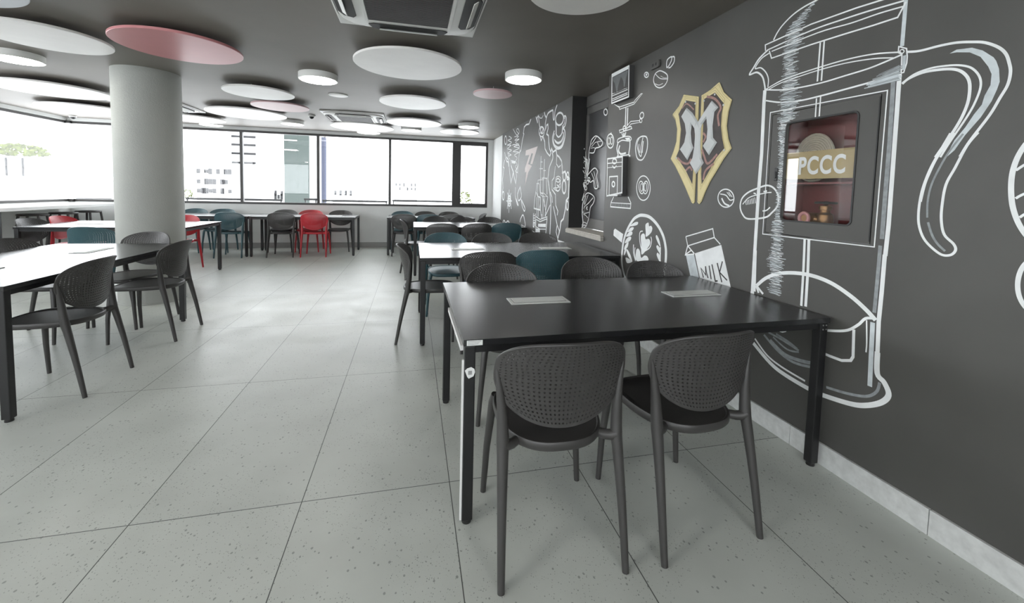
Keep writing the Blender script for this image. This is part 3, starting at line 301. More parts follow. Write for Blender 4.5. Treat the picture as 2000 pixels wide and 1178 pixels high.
# right wall, with the window recess and the cabinet recess left open
NY0, NY1, NZ = 3.922, 4.857, .852
KY0, KY1, KZ0, KZ1 = 1.417, 1.962, 1.098, 1.748
ME = 8.53
def wall_cells(q, ys, zs, holes, d0, d1):
    for i in range(len(ys)-1):
        for j in range(len(zs)-1):
            ym, zm = (ys[i]+ys[i+1])/2, (zs[j]+zs[j+1])/2
            if any(a < ym < b and c < zm < d for a, b, c, d in holes): continue
            y0, y1, z0, z1 = ys[i], ys[i+1], zs[j], zs[j+1]
            vs = [(wx(y)+d, y, z) for d in (d0, d1) for z in (z0, z1) for y in (y0, y1)]
            q.add(vs, [(0, 1, 3, 2), (4, 6, 7, 5), (0, 4, 5, 1), (2, 3, 7, 6), (0, 2, 6, 4), (1, 5, 7, 3)])
q = MB()
wall_cells(q, [BY, KY0-.004, KY1+.004, NY0, NY1, ME], [0, NZ, KZ0-.004, KZ1+.004, H], [(NY0, NY1, NZ, H), (KY0-.004, KY1+.004, KZ0-.004, KZ1+.004)], 0, .33)
wall_right = struct(q.build('wall_right', 'wall_dark'))
q = MB(); wall_cells(q, [ME, FY+.02], [0, H], [], .035, .3); struct(q.build('wall_corner', 'wall_white'))
# far wall: below and above the windows
WZ0, WZ1, WX1 = .925, 2.385, 1.69
q = MB(); q.box(LX-.1, 2.1, FY, FY+.2, 0, WZ0-.02); q.box(LX-.1, 2.1, FY, FY+.2, WZ1+.02, H); q.box(WX1, 2.1, FY, FY+.2, WZ0-.02, WZ1+.02)
struct(q.build('wall_far', 'wall_white'))
q = MB(); q.box(LX-.2, LX, BY, FY+.05, 0, WZ0-.02); q.box(LX-.2, LX, BY, FY+.05, WZ1+.02, H)
struct(q.build('wall_left', 'wall_white'))
q = MB(); q.box(LX-.2, 2.5, BY-.15, BY, 0, WZ0-.02); q.box(LX-.2, 2.5, BY-.15, BY, WZ1+.02, H); q.box(1.2, 2.5, BY-.15, BY, WZ0-.02, WZ1+.02)
struct(q.build('wall_back', 'wall_back'))
# baseboards
q = MB()
for i in range(20):
    y0 = BY + i*.6 + .12; y1 = min(y0+.597, ME)
    if y0 >= ME: break
    vs = [(wx(y)-d, y, z) for d in (.013, 0) for z in (0, .104) for y in (y0, y1)]
    q.add(vs, [(0, 1, 3, 2), (4, 6, 7, 5), (0, 4, 5, 1), (2, 3, 7, 6), (0, 2, 6, 4), (1, 5, 7, 3)])
struct(q.build('baseboard_right', 'base_white', bevel=.001))
struct(box('baseboard_far', 'base_grey', (LX, 1.75, FY-.012, FY, 0, .11)))
struct(box('baseboard_left', 'base_grey', (LX, LX+.012, BY, FY-.012, 0, .11)))

def window(n, axis, a, b, other, fw=.045, dep=.07, ends=(1, 1)):
    # a, b: opening along the wall; frame ring + pane
    q = MB()
    def bx(u0, u1, z0, z1, d0, d1):
        if axis == 'x': q.box(u0, u1, other+d0, other+d1, z0, z1)
        else: q.box(other-d1, other-d0, u0, u1, z0, z1)
    bx(a, b, WZ0-.02, WZ0+fw-.02, .02, dep+.02); bx(a, b, WZ1-fw+.02, WZ1+.02, .02, dep+.02)
    if ends[0]: bx(a, a+fw/2+.004, WZ0+fw-.02, WZ1-fw+.02, .02, dep+.02)
    if ends[1]: bx(b-fw/2-.004, b, WZ0+fw-.02, WZ1-fw+.02, .02, dep+.02)
    w = struct(q.build('window_%d' % n, 'frame'))
    q = MB(); bx(a+(fw/2 if ends[0] else -.004), b-(fw/2 if ends[1] else -.004), WZ0+fw-.022, WZ1-fw+.022, .05, .058); q.build('pane', 'glass', w)
    return w
xs = [-6.25, -4.83, -3.385, -1.94, -.485, .905]
for i in range(5): window(i+1, 'x', xs[i], xs[i+1], FY, ends=(i > 0, 1))
w = window(6, 'x', 1.02, WX1, FY, fw=.09)
q = MB(); q.box(.905, 1.02, FY+.02, FY+.09, WZ0-.02, WZ1+.02); q.build('window_post', 'frame', w)
ys = [FY-.02, 8.14]
window(7, 'y', 8.14, FY+.05, LX, ends=(1, 0))
for i in range(7): window(8+i, 'y', 7.2-1.42*(i+1), 7.2-1.42*i, LX)
struct(box('trim_3', 'wall_white', (LX-.2, LX, 7.2, 8.14, WZ0-.02, WZ1+.02)))
xb = [-6.2, -4.72, -3.24, -1.76, -.28, 1.2]
for i in range(5): window(17+i, 'x', xb[i], xb[i+1], BY-.11)
# the two window bands meet glass to glass; only head and sill run through the corner
q = MB(); q.box(LX-.09, -6.2, FY-.02, FY+.09, WZ0-.02, WZ0+.025); q.box(LX-.09, -6.2, FY-.02, FY+.09, WZ1-.025, WZ1+.02); struct(q.build('trim_1', 'frame'))
# window recess in the right wall
q = MB()
def slab(q, y0, y1, z0, z1, d0, d1):
    vs = [(wx(y)+d, y, z) for d in (d0, d1) for z in (z0, z1) for y in (y0, y1)]
    q.add(vs, [(0, 1, 3, 2), (4, 6, 7, 5), (0, 4, 5, 1), (2, 3, 7, 6), (0, 2, 6, 4), (1, 5, 7, 3)])
slab(q, NY1-.004, NY1-.001, NZ, H, .001, .205); slab(q, NY0+.001, NY0+.004, NZ, H, .001, .205)
q.build('reveal', 'niche', wall_right)
q = MB(); FZ = 2.40
slab(q, NY0+.004, NY1-.004, FZ-.06, H-.001, .185, .26); slab(q, NY0+.004, NY1-.004, FZ-.15, FZ-.065, .195, .26)
slab(q, NY0+.004, NY1-.004, NZ+.02, NZ+.14, .195, .26); slab(q, NY1-.045, NY1-.004, NZ+.14, FZ-.15, .19, .26); slab(q, NY0+.004, NY0+.045, NZ+.14, FZ-.15, .19, .26)
w = struct(q.build('window_16', 'niche_frame', bevel=.002))
q = MB(); slab(q, NY0+.045, NY1-.045, NZ+.14, FZ-.15, .206, .212); q.build('pane', 'dark_pane', w)
q = MB(); slab(q, NY0-.01, NY1+.005, NZ-.045, NZ, -.035, .0); slab(q, NY0+.004, NY1-.004, NZ, NZ+.012, -.03, .2); 
struct(q.build('trim_2', 'stone', bevel=.003))

# round column
q = MB(); q.lathe([(.298, 0), (.298, .012), (.293, .016), (.293, H)], 96, (-2.785, 5.375, 0))
struct(q.build('wall_column', 'column', smooth=True))

# ------------------------------------------------------------------ painted mural on the right wall
def smooth_pts(P, closed, k=5):
    if len(P) < 3: return P
    n = len(P); out = []
    rng = range(n) if closed else range(n-1)
    for i in rng:
        p0 = P[(i-1) % n] if (closed or i > 0) else P[0]; p1 = P[i]; p2 = P[(i+1) % n]; p3 = P[(i+2) % n] if (closed or i+2 < n) else P[-1]
        for j in range(k):
            t = j/k
            out.append(tuple(.5*((2*b)+(-a+c)*t+(2*a-5*b+4*c-d)*t*t+(-a+3*b-3*c+d)*t**3) for a, b, c, d in zip(p0, p1, p2, p3)))
    if not closed: out.append(P[-1])
    return out
def ribbon(P, w, closed):
    n = len(P); L = []; R = []
    for i in range(n):
        a = P[(i-1) % n] if (closed or i > 0) else P[i]; b = P[(i+1) % n] if (closed or i < n-1) else P[i]
        def nrm(u, v):
            d = (v[0]-u[0], v[1]-u[1]); l = math.hypot(*d)
            return (-d[1]/l, d[0]/l) if l > 1e-9 else None
        n1 = nrm(a, P[i]) or nrm(P[i], b); n2 = nrm(P[i], b) or n1
        if n1 is None: n1 = n2 = (0, 1)
        mx, my = n1[0]+n2[0], n1[1]+n2[1]; l = math.hypot(mx, my)
        if l < .3: mx, my, l = n1[0], n1[1], 1
        mx, my = mx/l, my/l; c = max(.55, mx*n1[0]+my*n1[1]); h = w/2/c
        L.append((P[i][0]+mx*h, P[i][1]+my*h)); R.append((P[i][0]-mx*h, P[i][1]-my*h))
    return L, R
layer = [0]
KEY = ['paint_w', 'paint_b', 'paint_g', 'paint_p', 'paint_d']
def paint(name, items, fn, parent, wmax=.036):
    q = MB(); mats = []
    for kind, w, flat in items:
        P = [(flat[i]/1000, flat[i+1]/1000) for i in range(0, len(flat), 2)]
        ink, soft, shape = kind//100, (kind//10) % 10, kind % 10   # paint, smoothing, 0 open 1 closed 2 filled
        if ink not in mats: mats.append(ink)
        q.cur = mats.index(ink); closed = shape > 0
        if soft: P = smooth_pts(P, closed, 5)
        layer[0] = (layer[0]+1) % 12
        o = .0008 + layer[0]*.00006 + (.0009 if ink == 4 else 0) - (.0003 if shape == 2 and ink != 4 else 0)
        if shape == 2: q.add([fn(u, v, o) for u, v in P], [tuple(range(len(P)))])
        else:
            L, R = ribbon(P, min(w/1000, wmax), closed); n = len(L)
            vs = [fn(u, v, o) for u, v in L] + [fn(u, v, o) for u, v in R]
            q.add(vs, [(i, (i+1) % n, n+(i+1) % n, n+i) for i in range(n if closed else n-1)])
    return q.build(name, [KEY[m_] for m_ in mats], parent)
def fold(u, v, o):
    if u < .205: return (wx(NY1)+u, NY1-.004-o, v)
    y = NY1-(u-.205); return (wx(y)+.19-o, y, v)
def box_face(u, v, o): return (wx(u)-.052-o, u, v)
for nm, items in MURAL:
    base_nm = nm
    if base_nm in ('upper_box_art', 'lower_box_art'): continue
    if base_nm == 'painted_plant': paint(base_nm, items, fold, wall_right, .016)
    else: paint(base_nm, items, wp, wall_right, .05 if 'press' in nm or 'latte' in nm or 'round' in nm or 'plate' in nm else .014 if 'figures' in nm else (.026 if items[0][2][0] > 5200 else .036))
# dry brushed highlight down the glass of the pot: many short strokes
random.seed(4); it = []; HP = [(HATCH[i]/1000, HATCH[i+1]/1000, HATCH[i+2]/1000) for i in range(0, len(HATCH), 3)]
for i in range(len(HP)-1):
    a, b = HP[i], HP[i+1]; n = max(2, int(abs(a[1]-b[1])/.0027))
    for k in range(n):
        t = (k+random.random()*.6)/n; y = a[0]+(b[0]-a[0])*t; z = a[1]+(b[1]-a[1])*t; h = (a[2]+(b[2]-a[2])*t)*random.uniform(.45, 1.12); sh = random.uniform(-.25, .25)*h
        if KY0+.088 < y-h*.6 < KY1-.09 and KZ0+.07 < z < KZ1-.05: continue
        y0 = y-h+sh; y1 = y+h+sh
        if KZ0+.07 < z < KZ1-.05: y0 = max(y0, 1.869)
        tl = random.uniform(-.004, .006)
        it.append([random.choice((0, 100, 100, 200, 200)), random.uniform(1.2, 3.4), [y0*1000, (z-tl)*1000, ((y0+y1)/2)*1000, z*1000+random.uniform(-2, 2), y1*1000, (z+tl)*1000]])
paint('painted_highlight', it, wp, wall_right)
# brushed sheen at the right end of the rim band
it = []
for k in range(26):
    t = k/25; z = 2.18-.0*t
    it.append([random.choice((100, 200, 200)), random.uniform(2, 5), [1350+random.uniform(-8, 6), 1748-0+ (1-t)*62+42, 1420+t*60+random.uniform(-20, 20), 1748+(1-t)*48+38]])
paint('painted_sheen', it, wp, wall_right)

# ------------------------------------------------------------------ boxes on the wall behind the grinder drawing
def wall_box(name, lab, cat, y0, y1, z0, z1, items, dep=.05, cover='wall_dark'):
    t = thing(name, lab, cat, (0, 0, 0))
    q = MB(); slab(q, y0, y1, z0, z1, -dep, -.0005); q.build('housing', 'paint_d', t, bevel=.004)
    q = MB(); slab(q, y0+.006, y1-.006, z0+.006, z1-.006, -dep-.0015, -dep+.001); q.build('front_cover', cover, t)
    paint('painted_drawing', items, box_face, t, .02)
wall_box('distribution_box', 'flat black wall box painted with dark peaks above the coffee grinder funnel', 'electrical box', 3.452, 3.76, 2.155, 2.44, dict(MURAL)['upper_box_art'], cover='paint_d')
wall_box('distribution_box', 'flat black wall box painted as the drawer body of the coffee grinder', 'electrical box', 3.50, 3.79, 1.275, 1.635, dict(MURAL)['lower_box_art'])
t = thing('wall_socket', 'small grey double socket high on the dark wall beside painted coffee beans', 'socket', (0, 0, 0))
q = MB(); slab(q, 3.056, 3.166, 2.317, 2.373, -.022, -.0005); q.build('plate', 'wall_dark', t, bevel=.004)
for y in (3.09, 3.132):
    q = MB(); slab(q, y-.009, y+.009, 2.335, 2.357, -.0235, -.021); q.build('socket_outlet', 'black', t, bevel=.002)

# ------------------------------------------------------------------ crest on the wall
em = thing('wall_emblem', 'gold-edged split shield with a silver letter M on the dark wall', 'emblem', (0, 0, 0))
def epts(k): v = EMBLEM[k]; return [(v[i]/1000, v[i+1]/1000) for i in range(0, len(v), 2)]
def plate(name, polys, mt, o0, o1, bev=.003):
    q = MB()
    for P in polys: q.prism(P, wp, o0, o1)
    return q.build(name, mt, em, bevel=bev)
plate('gold_border', [epts('left')], 'gold', .0005, .007); plate('gold_border', [epts('right')], 'gold', .0005, .007)
plate('marbled_field', [epts('dleft')], 'brown', .0065, .0085, .0005); plate('marbled_field', [epts('dright')], 'brown', .0065, .0085, .0005)
def scaled(P, s, c=None):
    cx = sum(a for a, b in P)/len(P); cz = sum(b for a, b in P)/len(P)
    return [(cx+(a-cx)*s, cz+(b-cz)*s) for a, b in P]
q = MB()
for k, kk in (('left', 'dleft'), ('right', 'dright')):
    for s, src in ((1.055, kk), (.965, k), (1.12, kk)):
        P = scaled(epts(src), s); L, R = ribbon(P, .0035, True); n = len(L)
        q.add([wp(u, v, .0076) for u, v in L]+[wp(u, v, .0076) for u, v in R], [(i, (i+1) % n, n+(i+1) % n, n+i) for i in range(n)])
q.build('border_line', 'gold_line', em)
q = MB()
for i in range(7):
    P = smooth_pts([(EMBLEM['veins'][i][j]/1000, EMBLEM['veins'][i][j+1]/1000) for j in range(0, len(EMBLEM['veins'][i]), 2)], False, 5); L, R = ribbon(P, .016 if i else .010, False); n = len(L)
    q = MB(); q.add([wp(u, v, .0089) for u, v in L]+[wp(u, v, .0089) for u, v in R], [(j, j+1, n+j+1, n+j) for j in range(n-1)])
    q.build('rose_vein', 'rose', em)
import bmesh
def facet(polys):
    bm = bmesh.new(); fs = []
    for P in polys:
        vs = [bm.verts.new(wp(u, v, .0084)) for u, v in P]; f = bm.faces.new(vs)
        r = bmesh.ops.extrude_face_region(bm, geom=[f]); vv = [e for e in r['geom'] if isinstance(e, bmesh.types.BMVert)]
        bmesh.ops.translate(bm, verts=vv, vec=(-.002, 0, 0)); nf = [e for e in r['geom'] if isinstance(e, bmesh.types.BMFace)]
        bmesh.ops.inset_region(bm, faces=nf, thickness=.011, depth=0)
        bmesh.ops.translate(bm, verts=list({v for f2 in nf for v in f2.verts}), vec=(-.008, 0, 0))
    bmesh.ops.recalc_face_normals(bm, faces=bm.faces)
    me = bpy.data.meshes.new('letter'); bm.to_mesh(me); bm.free(); me.materials.append(M['silver'])
    o = bpy.data.objects.new('letter', me); S.collection.objects.link(o); o.parent = em; return o
facet([epts('mleft'), epts('mright')]); facet([epts('mmid')])
q = MB()
for (u, v) in [epts('dright')[0], epts('dright')[1], epts('dright')[5], epts('dright')[-1], epts('dleft')[0], epts('dleft')[1], epts('dleft')[7]]:
    q = MB(); q.lathe([(.007, -.0005), (.007, .002), (.003, .003)], 12, wp(u, v-.012, .009), 'x')
    q.build('rivet', 'silver', em)

# ------------------------------------------------------------------ fire hose cabinet
fc = thing('fire_hose_cabinet', 'recessed fire hose cabinet with a dark door and glass window showing PCCC', 'cabinet', (0, 0, 0))
q = MB(); y0, y1, z0, z1 = KY0+.02, KY1-.02, KZ0+.02, KZ1-.02
slab(q, y0, y1, z0, z1, .215, .225); slab(q, y0, y0+.006, z0, z1, .012, .215); slab(q, y1-.006, y1, z0, z1, .012, .215); slab(q, y0, y1, z0, z0+.006, .012, .215); slab(q, y0, y1, z1-.006, z1, .012, .215)
slab(q, y0+.006, y1-.006, 1.366, 1.374, .03, .215)
q.build('body', 'red_box', fc)
def rrect(a, b, c, d, r, n=6):
    out = []
    for cx, cz, s in ((b-r, d-r, 0), (a+r, d-r, 1), (a+r, c+r, 2), (b-r, c+r, 3)):
        for k in range(n+1):
            t = PI/2*(s+k/n); out.append((cx+r*math.cos(t), cz+r*math.sin(t)))
    return out
GY0, GY1, GZ0, GZ1 = 1.506, 1.866, 1.175, 1.688
inner = rrect(GY0, GY1, GZ0, GZ1, .022); 
outer = []   # door outline
for sdx in range(4):     # carry each rounded corner out to the square door corner
    for k in range(7):
        u, v = inner[sdx*7+k]; vert = (k > 3) == (sdx in (0, 2)); Y_ = KY1 if sdx in (0, 3) else KY0; Z_ = KZ1 if sdx < 2 else KZ0
        outer.append((Y_, Z_) if k == 3 else ((u, Z_) if vert else (Y_, v)))
n = len(inner); q = MB()
vs = [wp(u, v, -.0002) for u, v in outer]+[wp(u, v, -.0002) for u, v in inner]+[wp(u, v, -.012) for u, v in outer]+[wp(u, v, -.012) for u, v in inner]
fs = []
for i in range(n):
    j = (i+1) % n; fs += [(i, j, n+j, n+i), (2*n+i, 3*n+i, 3*n+j, 2*n+j), (i, 2*n+i, 2*n+j, j), (n+i, n+j, 3*n+j, 3*n+i)]
q.add(vs, fs); door = q.build('door', 'wall_dark', fc)
q = MB(); L, R = ribbon(rrect(GY0-.004, GY1+.004, GZ0-.004, GZ1+.004, .024), .008, True); n = len(L)
q.add([wp(u, v, .003) for u, v in L]+[wp(u, v, .003) for u, v in R]+[wp(u, v, .0) for u, v in L]+[wp(u, v, -.006) for u, v in R], [(i, (i+1) % n, n+(i+1) % n, n+i) for i in range(n)]+[(2*n+i, 2*n+(i+1) % n, (i+1) % n, i) for i in range(n)]+[(3*n+i, 3*n+(i+1) % n, n+(i+1) % n, n+i) for i in range(n)])
q.build('window_seal', 'black', door)
q = MB(); q.prism(rrect(GY0-.01, GY1+.01, GZ0-.01, GZ1+.01, .025), wp, -.010, -.007); q.build('glass', 'cabglass', door)
q = MB(); slab(q, 1.905, 1.925, 1.385, 1.455, -.006, .002); slab(q, 1.91, 1.92, 1.40, 1.435, -.012, -.004); q.build('latch', 'black', door, bevel=.002)
q = MB(); slab(q, KY0-.002, KY0+.003, KZ0+.01, KZ1-.01, -.003, .0005); q.build('hinge', 'black', door)
# tan band with the four letters on the inner side of the glass
q = MB(); q.prism([(GY0-.006, 1.392), (GY1+.006, 1.392), (GY1+.006, 1.532), (GY0-.006, 1.532)], wp, -.0145, -.0115); band = q.build('band', 'band', door)
fnt = bpy.data.curves.new('lettering', 'FONT'); fnt.body = 'PCCC'; fnt.size = .122; fnt.extrude = .0004; fnt.offset = .0036; fnt.space_character = 1.12
to = bpy.data.objects.new('lettering', fnt); S.collection.objects.link(to)
bpy.context.view_layer.update()
me = bpy.data.meshes.new_from_object(to.evaluated_get(bpy.context.evaluated_depsgraph_get())); bpy.data.objects.remove(to)
w0 = min(v.co.x for v in me.vertices); w1 = max(v.co.x for v in me.vertices)
for v in me.vertices:
    u = (v.co.x-w0)/(w1-w0); v.co = Vector(wp(1.792-u*.238, 1.418+v.co.y, -.0105+v.co.z))
me.materials.clear(); me.materials.append(M['paint_w']); lo = bpy.data.objects.new('lettering', me); S.collection.objects.link(lo); lo.parent = door
# coiled hose, valve and coupling stand inside
t = thing('fire_hose', 'cream canvas hose coiled flat behind the cabinet glass', 'hose', (0, 0, 0))
q = MB(); P = []
for i in range(240):
    a = i/240*2*PI*9; r = .02 + .095*i/240; P.append((wx(1.7)+.12, 1.808+r*math.cos(a), 1.511+r*1.12*math.sin(a)))
q.tube(P, .0068, 6, flat=1.0)
q.v = [(x + (.035 if 0 else 0), y, z) for x, y, z in q.v]
q.build('coil', 'hose', t, smooth=True)
q = MB(); q.lathe([(.02, -.03), (.02, .03)], 20, (wx(1.7)+.12, 1.808, 1.511), 'x'); q.build('hub', 'red_box', t, smooth=True)
t = thing('hydrant_valve', 'brass angle valve with black handwheel in the cabinet bottom', 'valve', (0, 0, 0))
vx, vy = wx(1.6)+.12, 1.725
q = MB(); q.lathe([(.02, 1.124), (.03, 1.13), (.036, 1.16), (.04, 1.185), (.036, 1.21), (.022, 1.222), (.022, 1.235), (.028, 1.236), (.028, 1.255), (.014, 1.258), (.010, 1.262)], 24, (vx, vy, 0)); q.tube([(vx, vy, 1.18), (vx-.03, vy+.04, 1.185)], .024, 16); q.build('valve_body', 'brass', t, smooth=True)
q = MB()
q.tube([(vx+.044*math.cos(a*PI/12), vy+.044*math.sin(a*PI/12), 1.272) for a in range(25)], .006, 8)
for a in range(4): q.tube([(vx, vy, 1.272), (vx+.042*math.cos(a*PI/2+.4), vy+.042*math.sin(a*PI/2+.4), 1.272)], .005, 6)
q.lathe([(.010, 1.26), (.010, 1.28)], 12, (vx, vy, 0)); q.build('handwheel', 'black', t, smooth=True)
t = thing('hose_coupling', 'pink ringed hose coupling beside the brass valve', 'coupling', (0, 0, 0))
q = MB()
cx_, cy_, cz_ = wx(1.7)+.045, 1.775, 1.190
q.tube([(cx_, cy_+.026*math.cos(a*PI/12), cz_+.026*math.sin(a*PI/12)) for a in range(25)], .009, 8); q.build('ring', 'pink_ring', t, smooth=True)
q = MB(); q.lathe([(.028, 0), (.028, .09)], 20, (cx_, cy_, cz_), 'x'); q.build('sleeve', 'brass', t, smooth=True)

# ------------------------------------------------------------------ chairs
def shell_pt(s, t):
    """s,t in the unit disc -> point on the middle surface of the backrest"""
    r = math.hypot(s, t)
    if r > 1e-9:
        c, d = abs(s)/r, abs(t)/r; n = 2.9 if t > 0 else 2.0
        n = 2.0 + (n-2.0)*min(1, max(0, t/r)*2.5)
        k = 1/((c**n + d**n)**(1/n))
    else: k = 1
    X = .236*s*k; Z = .679 + (.135 if t > 0 else .180)*t*k
    return shell_xyz(X, Z)
def shell_xyz(X, Z):
    q = (Z-.51)/.315; yc = -.172 - .030*q - .048*q*q
    cv = .060 + .045*min(1, max(0, q)); Y = yc + cv*min(1.1, abs(X)/.236)**2
    drop = .010*(abs(X)/.236)**2*max(0, (Z-.72)/.105)
    return Vector((X, Y, Z-drop))
def disc_map(u, v):   # square -> disc
    return u*math.sqrt(1-v*v/2), v*math.sqrt(1-u*u/2)
def make_back():
    NX, NYY = 26, 21; R0 = .955; hole = .31; K = 8
    th = .0035
    def P(u, v, side, rs=1.0):
        s, t = disc_map(u, v); s *= rs; t *= rs
        c = shell_pt(s, t); e = 1e-3
        a = shell_pt(s+e, t)-shell_pt(s-e, t); b = shell_pt(s, t+e)-shell_pt(s, t-e); n = a.cross(b).normalized()
        return c + n*side*th
    q = MB(); idx = {}
    def V(key, fn):
        if key not in idx: idx[key] = len(q.v); q.v.append(tuple(fn()))
        return idx[key]
    for side in (-1, 1):
        for i in range(NX):
            for j in range(NYY):
                cu, cv = -1+2*(i+.5)/NX, -1+2*(j+.5)/NYY; du, dv = 1/NX, 1/NYY
                brd = [(1, 0), (1, 1), (0, 1), (-1, 1), (-1, 0), (-1, -1), (0, -1), (1, -1)]
                bi = [V(('g', side, 2*i+1+a, 2*j+1+b), lambda a=a, b=b: P(cu+a*du, cv+b*dv, side, R0)) for a, b in brd]
                hi = [V(('h', side, i, j, k), lambda k=k: P(cu+du*hole*2*math.cos(k*PI/4)*.72, cv+dv*hole*2*math.sin(k*PI/4)*.72, side, R0)) for k in range(8)]
                for k in range(8):
                    k2 = (k+1) % 8; q.f.append((bi[k], bi[k2], hi[k2], hi[k])); q.mi.append(0)
    for i in range(NX):
        for j in range(NYY):
            for k in range(8):
                k2 = (k+1) % 8; q.f.append((idx[('h', -1, i, j, k)], idx[('h', -1, i, j, k2)], idx[('h', 1, i, j, k2)], idx[('h', 1, i, j, k)])); q.mi.append(0)
    # rim: from the lattice edge out to the rounded lip
    loop = [(a, 0) for a in range(0, 2*NX)] + [(2*NX, b) for b in range(0, 2*NYY)] + [(a, 2*NYY) for a in range(2*NX, 0, -1)] + [(0, b) for b in range(2*NYY, 0, -1)]
    n = len(loop)
    rings = [[idx[('g', -1, a, b)] for a, b in loop]]
    for rs, sd in ((.985, -1.5), (1.0, -1.1), (1.006, 0), (1.0, 1.1), (.985, 1.5)):
        ring = []
        for a, b in loop:
            ring.append(len(q.v)); q.v.append(tuple(P(-1+a/NX, -1+b/NYY, sd, rs)))
        rings.append(ring)
    rings.append([idx[('g', 1, a, b)] for a, b in loop])
    for r in range(len(rings)-1):
        for k in range(n):
            k2 = (k+1) % n; q.f.append((rings[r][k], rings[r][k2], rings[r+1][k2], rings[r+1][k])); q.mi.append(0)
    return q
def seat_ring(sc, z, dz=0, n=56):
    out = []
    for k in range(n):
        a = 2*PI*k/n; c, s = math.cos(a), math.sin(a); e = 3.4 if s > 0 else 2.7
        r = 1/((abs(c)**e+abs(s)**e)**(1/e)); x = r*c; y = r*s
        hw = .197 - .020*max(0, -y)
        yy = .045 + .228*y*sc
        zz = z - .012*max(0, y*sc)**3 + dz*(1-(abs(x)*sc)**2)*(-.010)
        out.append((hw*x*sc, yy, zz))
    return out
def rings_mesh(rings, cap_last=True, cap_first=True):
    q = MB(); n = len(rings[0]); vs = [v for r in rings for v in r]; fs = []
    for i in range(len(rings)-1):
        for k in range(n): fs.append((i*n+k, i*n+(k+1) % n, (i+1)*n+(k+1) % n, (i+1)*n+k))
    if cap_first: fs.append(tuple(reversed(range(n))))
    if cap_last: fs.append(tuple((len(rings)-1)*n+k for k in range(n)))
    q.add(vs, fs); return q
def make_chair(color, label, group):
    t = thing('cafe_chair', label, 'chair', (0, 0, 0), 0, group); cm = 'chair_'+color
    parts = []
    parts.append(make_back().build('backrest', cm, t, smooth=True))
    parts.append(rings_mesh([seat_ring(.90, .418), seat_ring(.975, .420), seat_ring(1.0, .428), seat_ring(1.0, .446), seat_ring(.985, .452), seat_ring(.955, .452), seat_ring(.935, .447)], True, True).build('seat', cm, t, smooth=True))
    parts.append(rings_mesh([seat_ring(.945, .4465), seat_ring(.90, .4478, .4), seat_ring(.7, .4478, 1), seat_ring(.4, .4478, 1), seat_ring(.1, .4478, 1)], True, True).build('seat_panel', 'seat_'+color, t, smooth=True))
    for s in (-1, 1):
        q = MB()
        P = smooth_pts([(.2165, -.232, 0), (.2125, -.196, .20), (.207, -.158, .38), (.205, -.142, .45), (.208, -.133, .54), (.216, -.128, .62), (.2285, -.1265, .70)], False, 4)
        R = [(.0118, .0150, .0190, .0215, .0185, .0135, .0045)[min(6, i//4)]*(1-(i % 4)/4)+(.0118, .0150, .0190, .0215, .0185, .0135, .0045)[min(6, i//4+1)]*((i % 4)/4) for i in range(len(P))]
        q.tube([(s*a, b, c) for a, b, c in P], R, 14)
        q.tube([(s*a, b, c) for a, b, c in ((.205, -.143, .445), (.192, -.141, .437), (.172, -.130, .434), (.150, -.110, .433))], [.0225, .0190, .0175, .0165], 12)
        parts.append(q.build('leg', cm, t, smooth=True))
        q = MB(); q.tube([(s*a, b, c) for a, b, c in ((.2125, .235, 0), (.200, .237, .20), (.180, .225, .40), (.170, .215, .435))], [.0118, .0145, .0185, .019], 14)
        parts.append(q.build('leg', cm, t, smooth=True))
    return t
PROTO = {}
def chair(color, x, y, deg, label, group):
    rz = math.radians(deg)
    if color not in PROTO:
        t = make_chair(color, label, group); t.location = (x, y, 0); t.rotation_euler = (0, 0, rz); PROTO[color] = t; return t
    return dup(PROTO[color], (x, y, 0), rz, label, group)
def back_at(x, y): # chair whose backrest centre is at x, y: offset of the base centre
    return x, y
GA, GB, GC_, GD = 'chairs around the right hand tables', 'chairs at the near left table', 'chairs at the left table behind the column', 'chairs at the far tables under the windows'
def facing(color, x, yb, d, label, group, j=0):
    # d=+1 faces the windows (back towards the camera), d=-1 faces the camera; yb is where the backrest stands
    chair(color, x, yb + .24*d, (0 if d > 0 else 180)+j, label, group)
chair('dark', .512, 1.455, -1.8, 'dark grey perforated chair, left of the two with backs to us at the near table', GA)
chair('dark', 1.063, 1.457, 4.6, 'dark grey perforated chair pulled to the near table, nearer the wall, back to us', GA)
facing('dark', .565, 2.68, -1, 'dark chair facing us across the near table, leftmost on its far side', GA, 2)
facing('dark', 1.268, 2.90, -1, 'dark chair facing us in the middle of the far side of the near table', GA, -2)
facing('dark', 1.672, 2.70, -1, 'dark chair facing us behind the near table, in front of the painted latte cup', GA, 3)
facing('dark', .605, 3.22, 1, 'dark chair at the left of the near side of the second table, back to us', GA)
facing('teal', 1.100, 3.29, 1, 'teal chair tucked into the near side of the second table, back to us', GA, -3)
facing('teal', .364, 4.74, -1, 'teal chair facing us at the left end of the far side of the second table', GA)
facing('dark', .885, 4.72, -1, 'dark chair facing us in the middle of the far side of the second table', GA, 2)
facing('dark', 1.425, 4.75, -1, 'dark chair facing us behind the second table, nearest the mural wall', GA, -3)
chair('dark', .115, 3.73, -91.7, 'dark chair seen side-on at the left end of the second table', GA)
facing('dark', .43, 6.02, 1, 'leftmost dark chair on the near side of the third table', GA)
facing('dark', .925, 6.08, 1, 'dark chair turned slightly in the middle of the near side of the third table', GA, 8)
facing('teal', 1.433, 6.18, 1, 'teal chair at the near side of the third table beside the mural wall', GA, -4)
facing('dark', .41, 7.65, -1, 'dark chair facing us at the left of the far side of the third table', GA)
facing('dark', .892, 7.60, -1, 'dark chair facing us in the middle of the far side of the third table', GA, 3)
facing('dark', 1.38, 7.62, -1, 'dark chair facing us at the far side of the third table by the mural wall', GA)
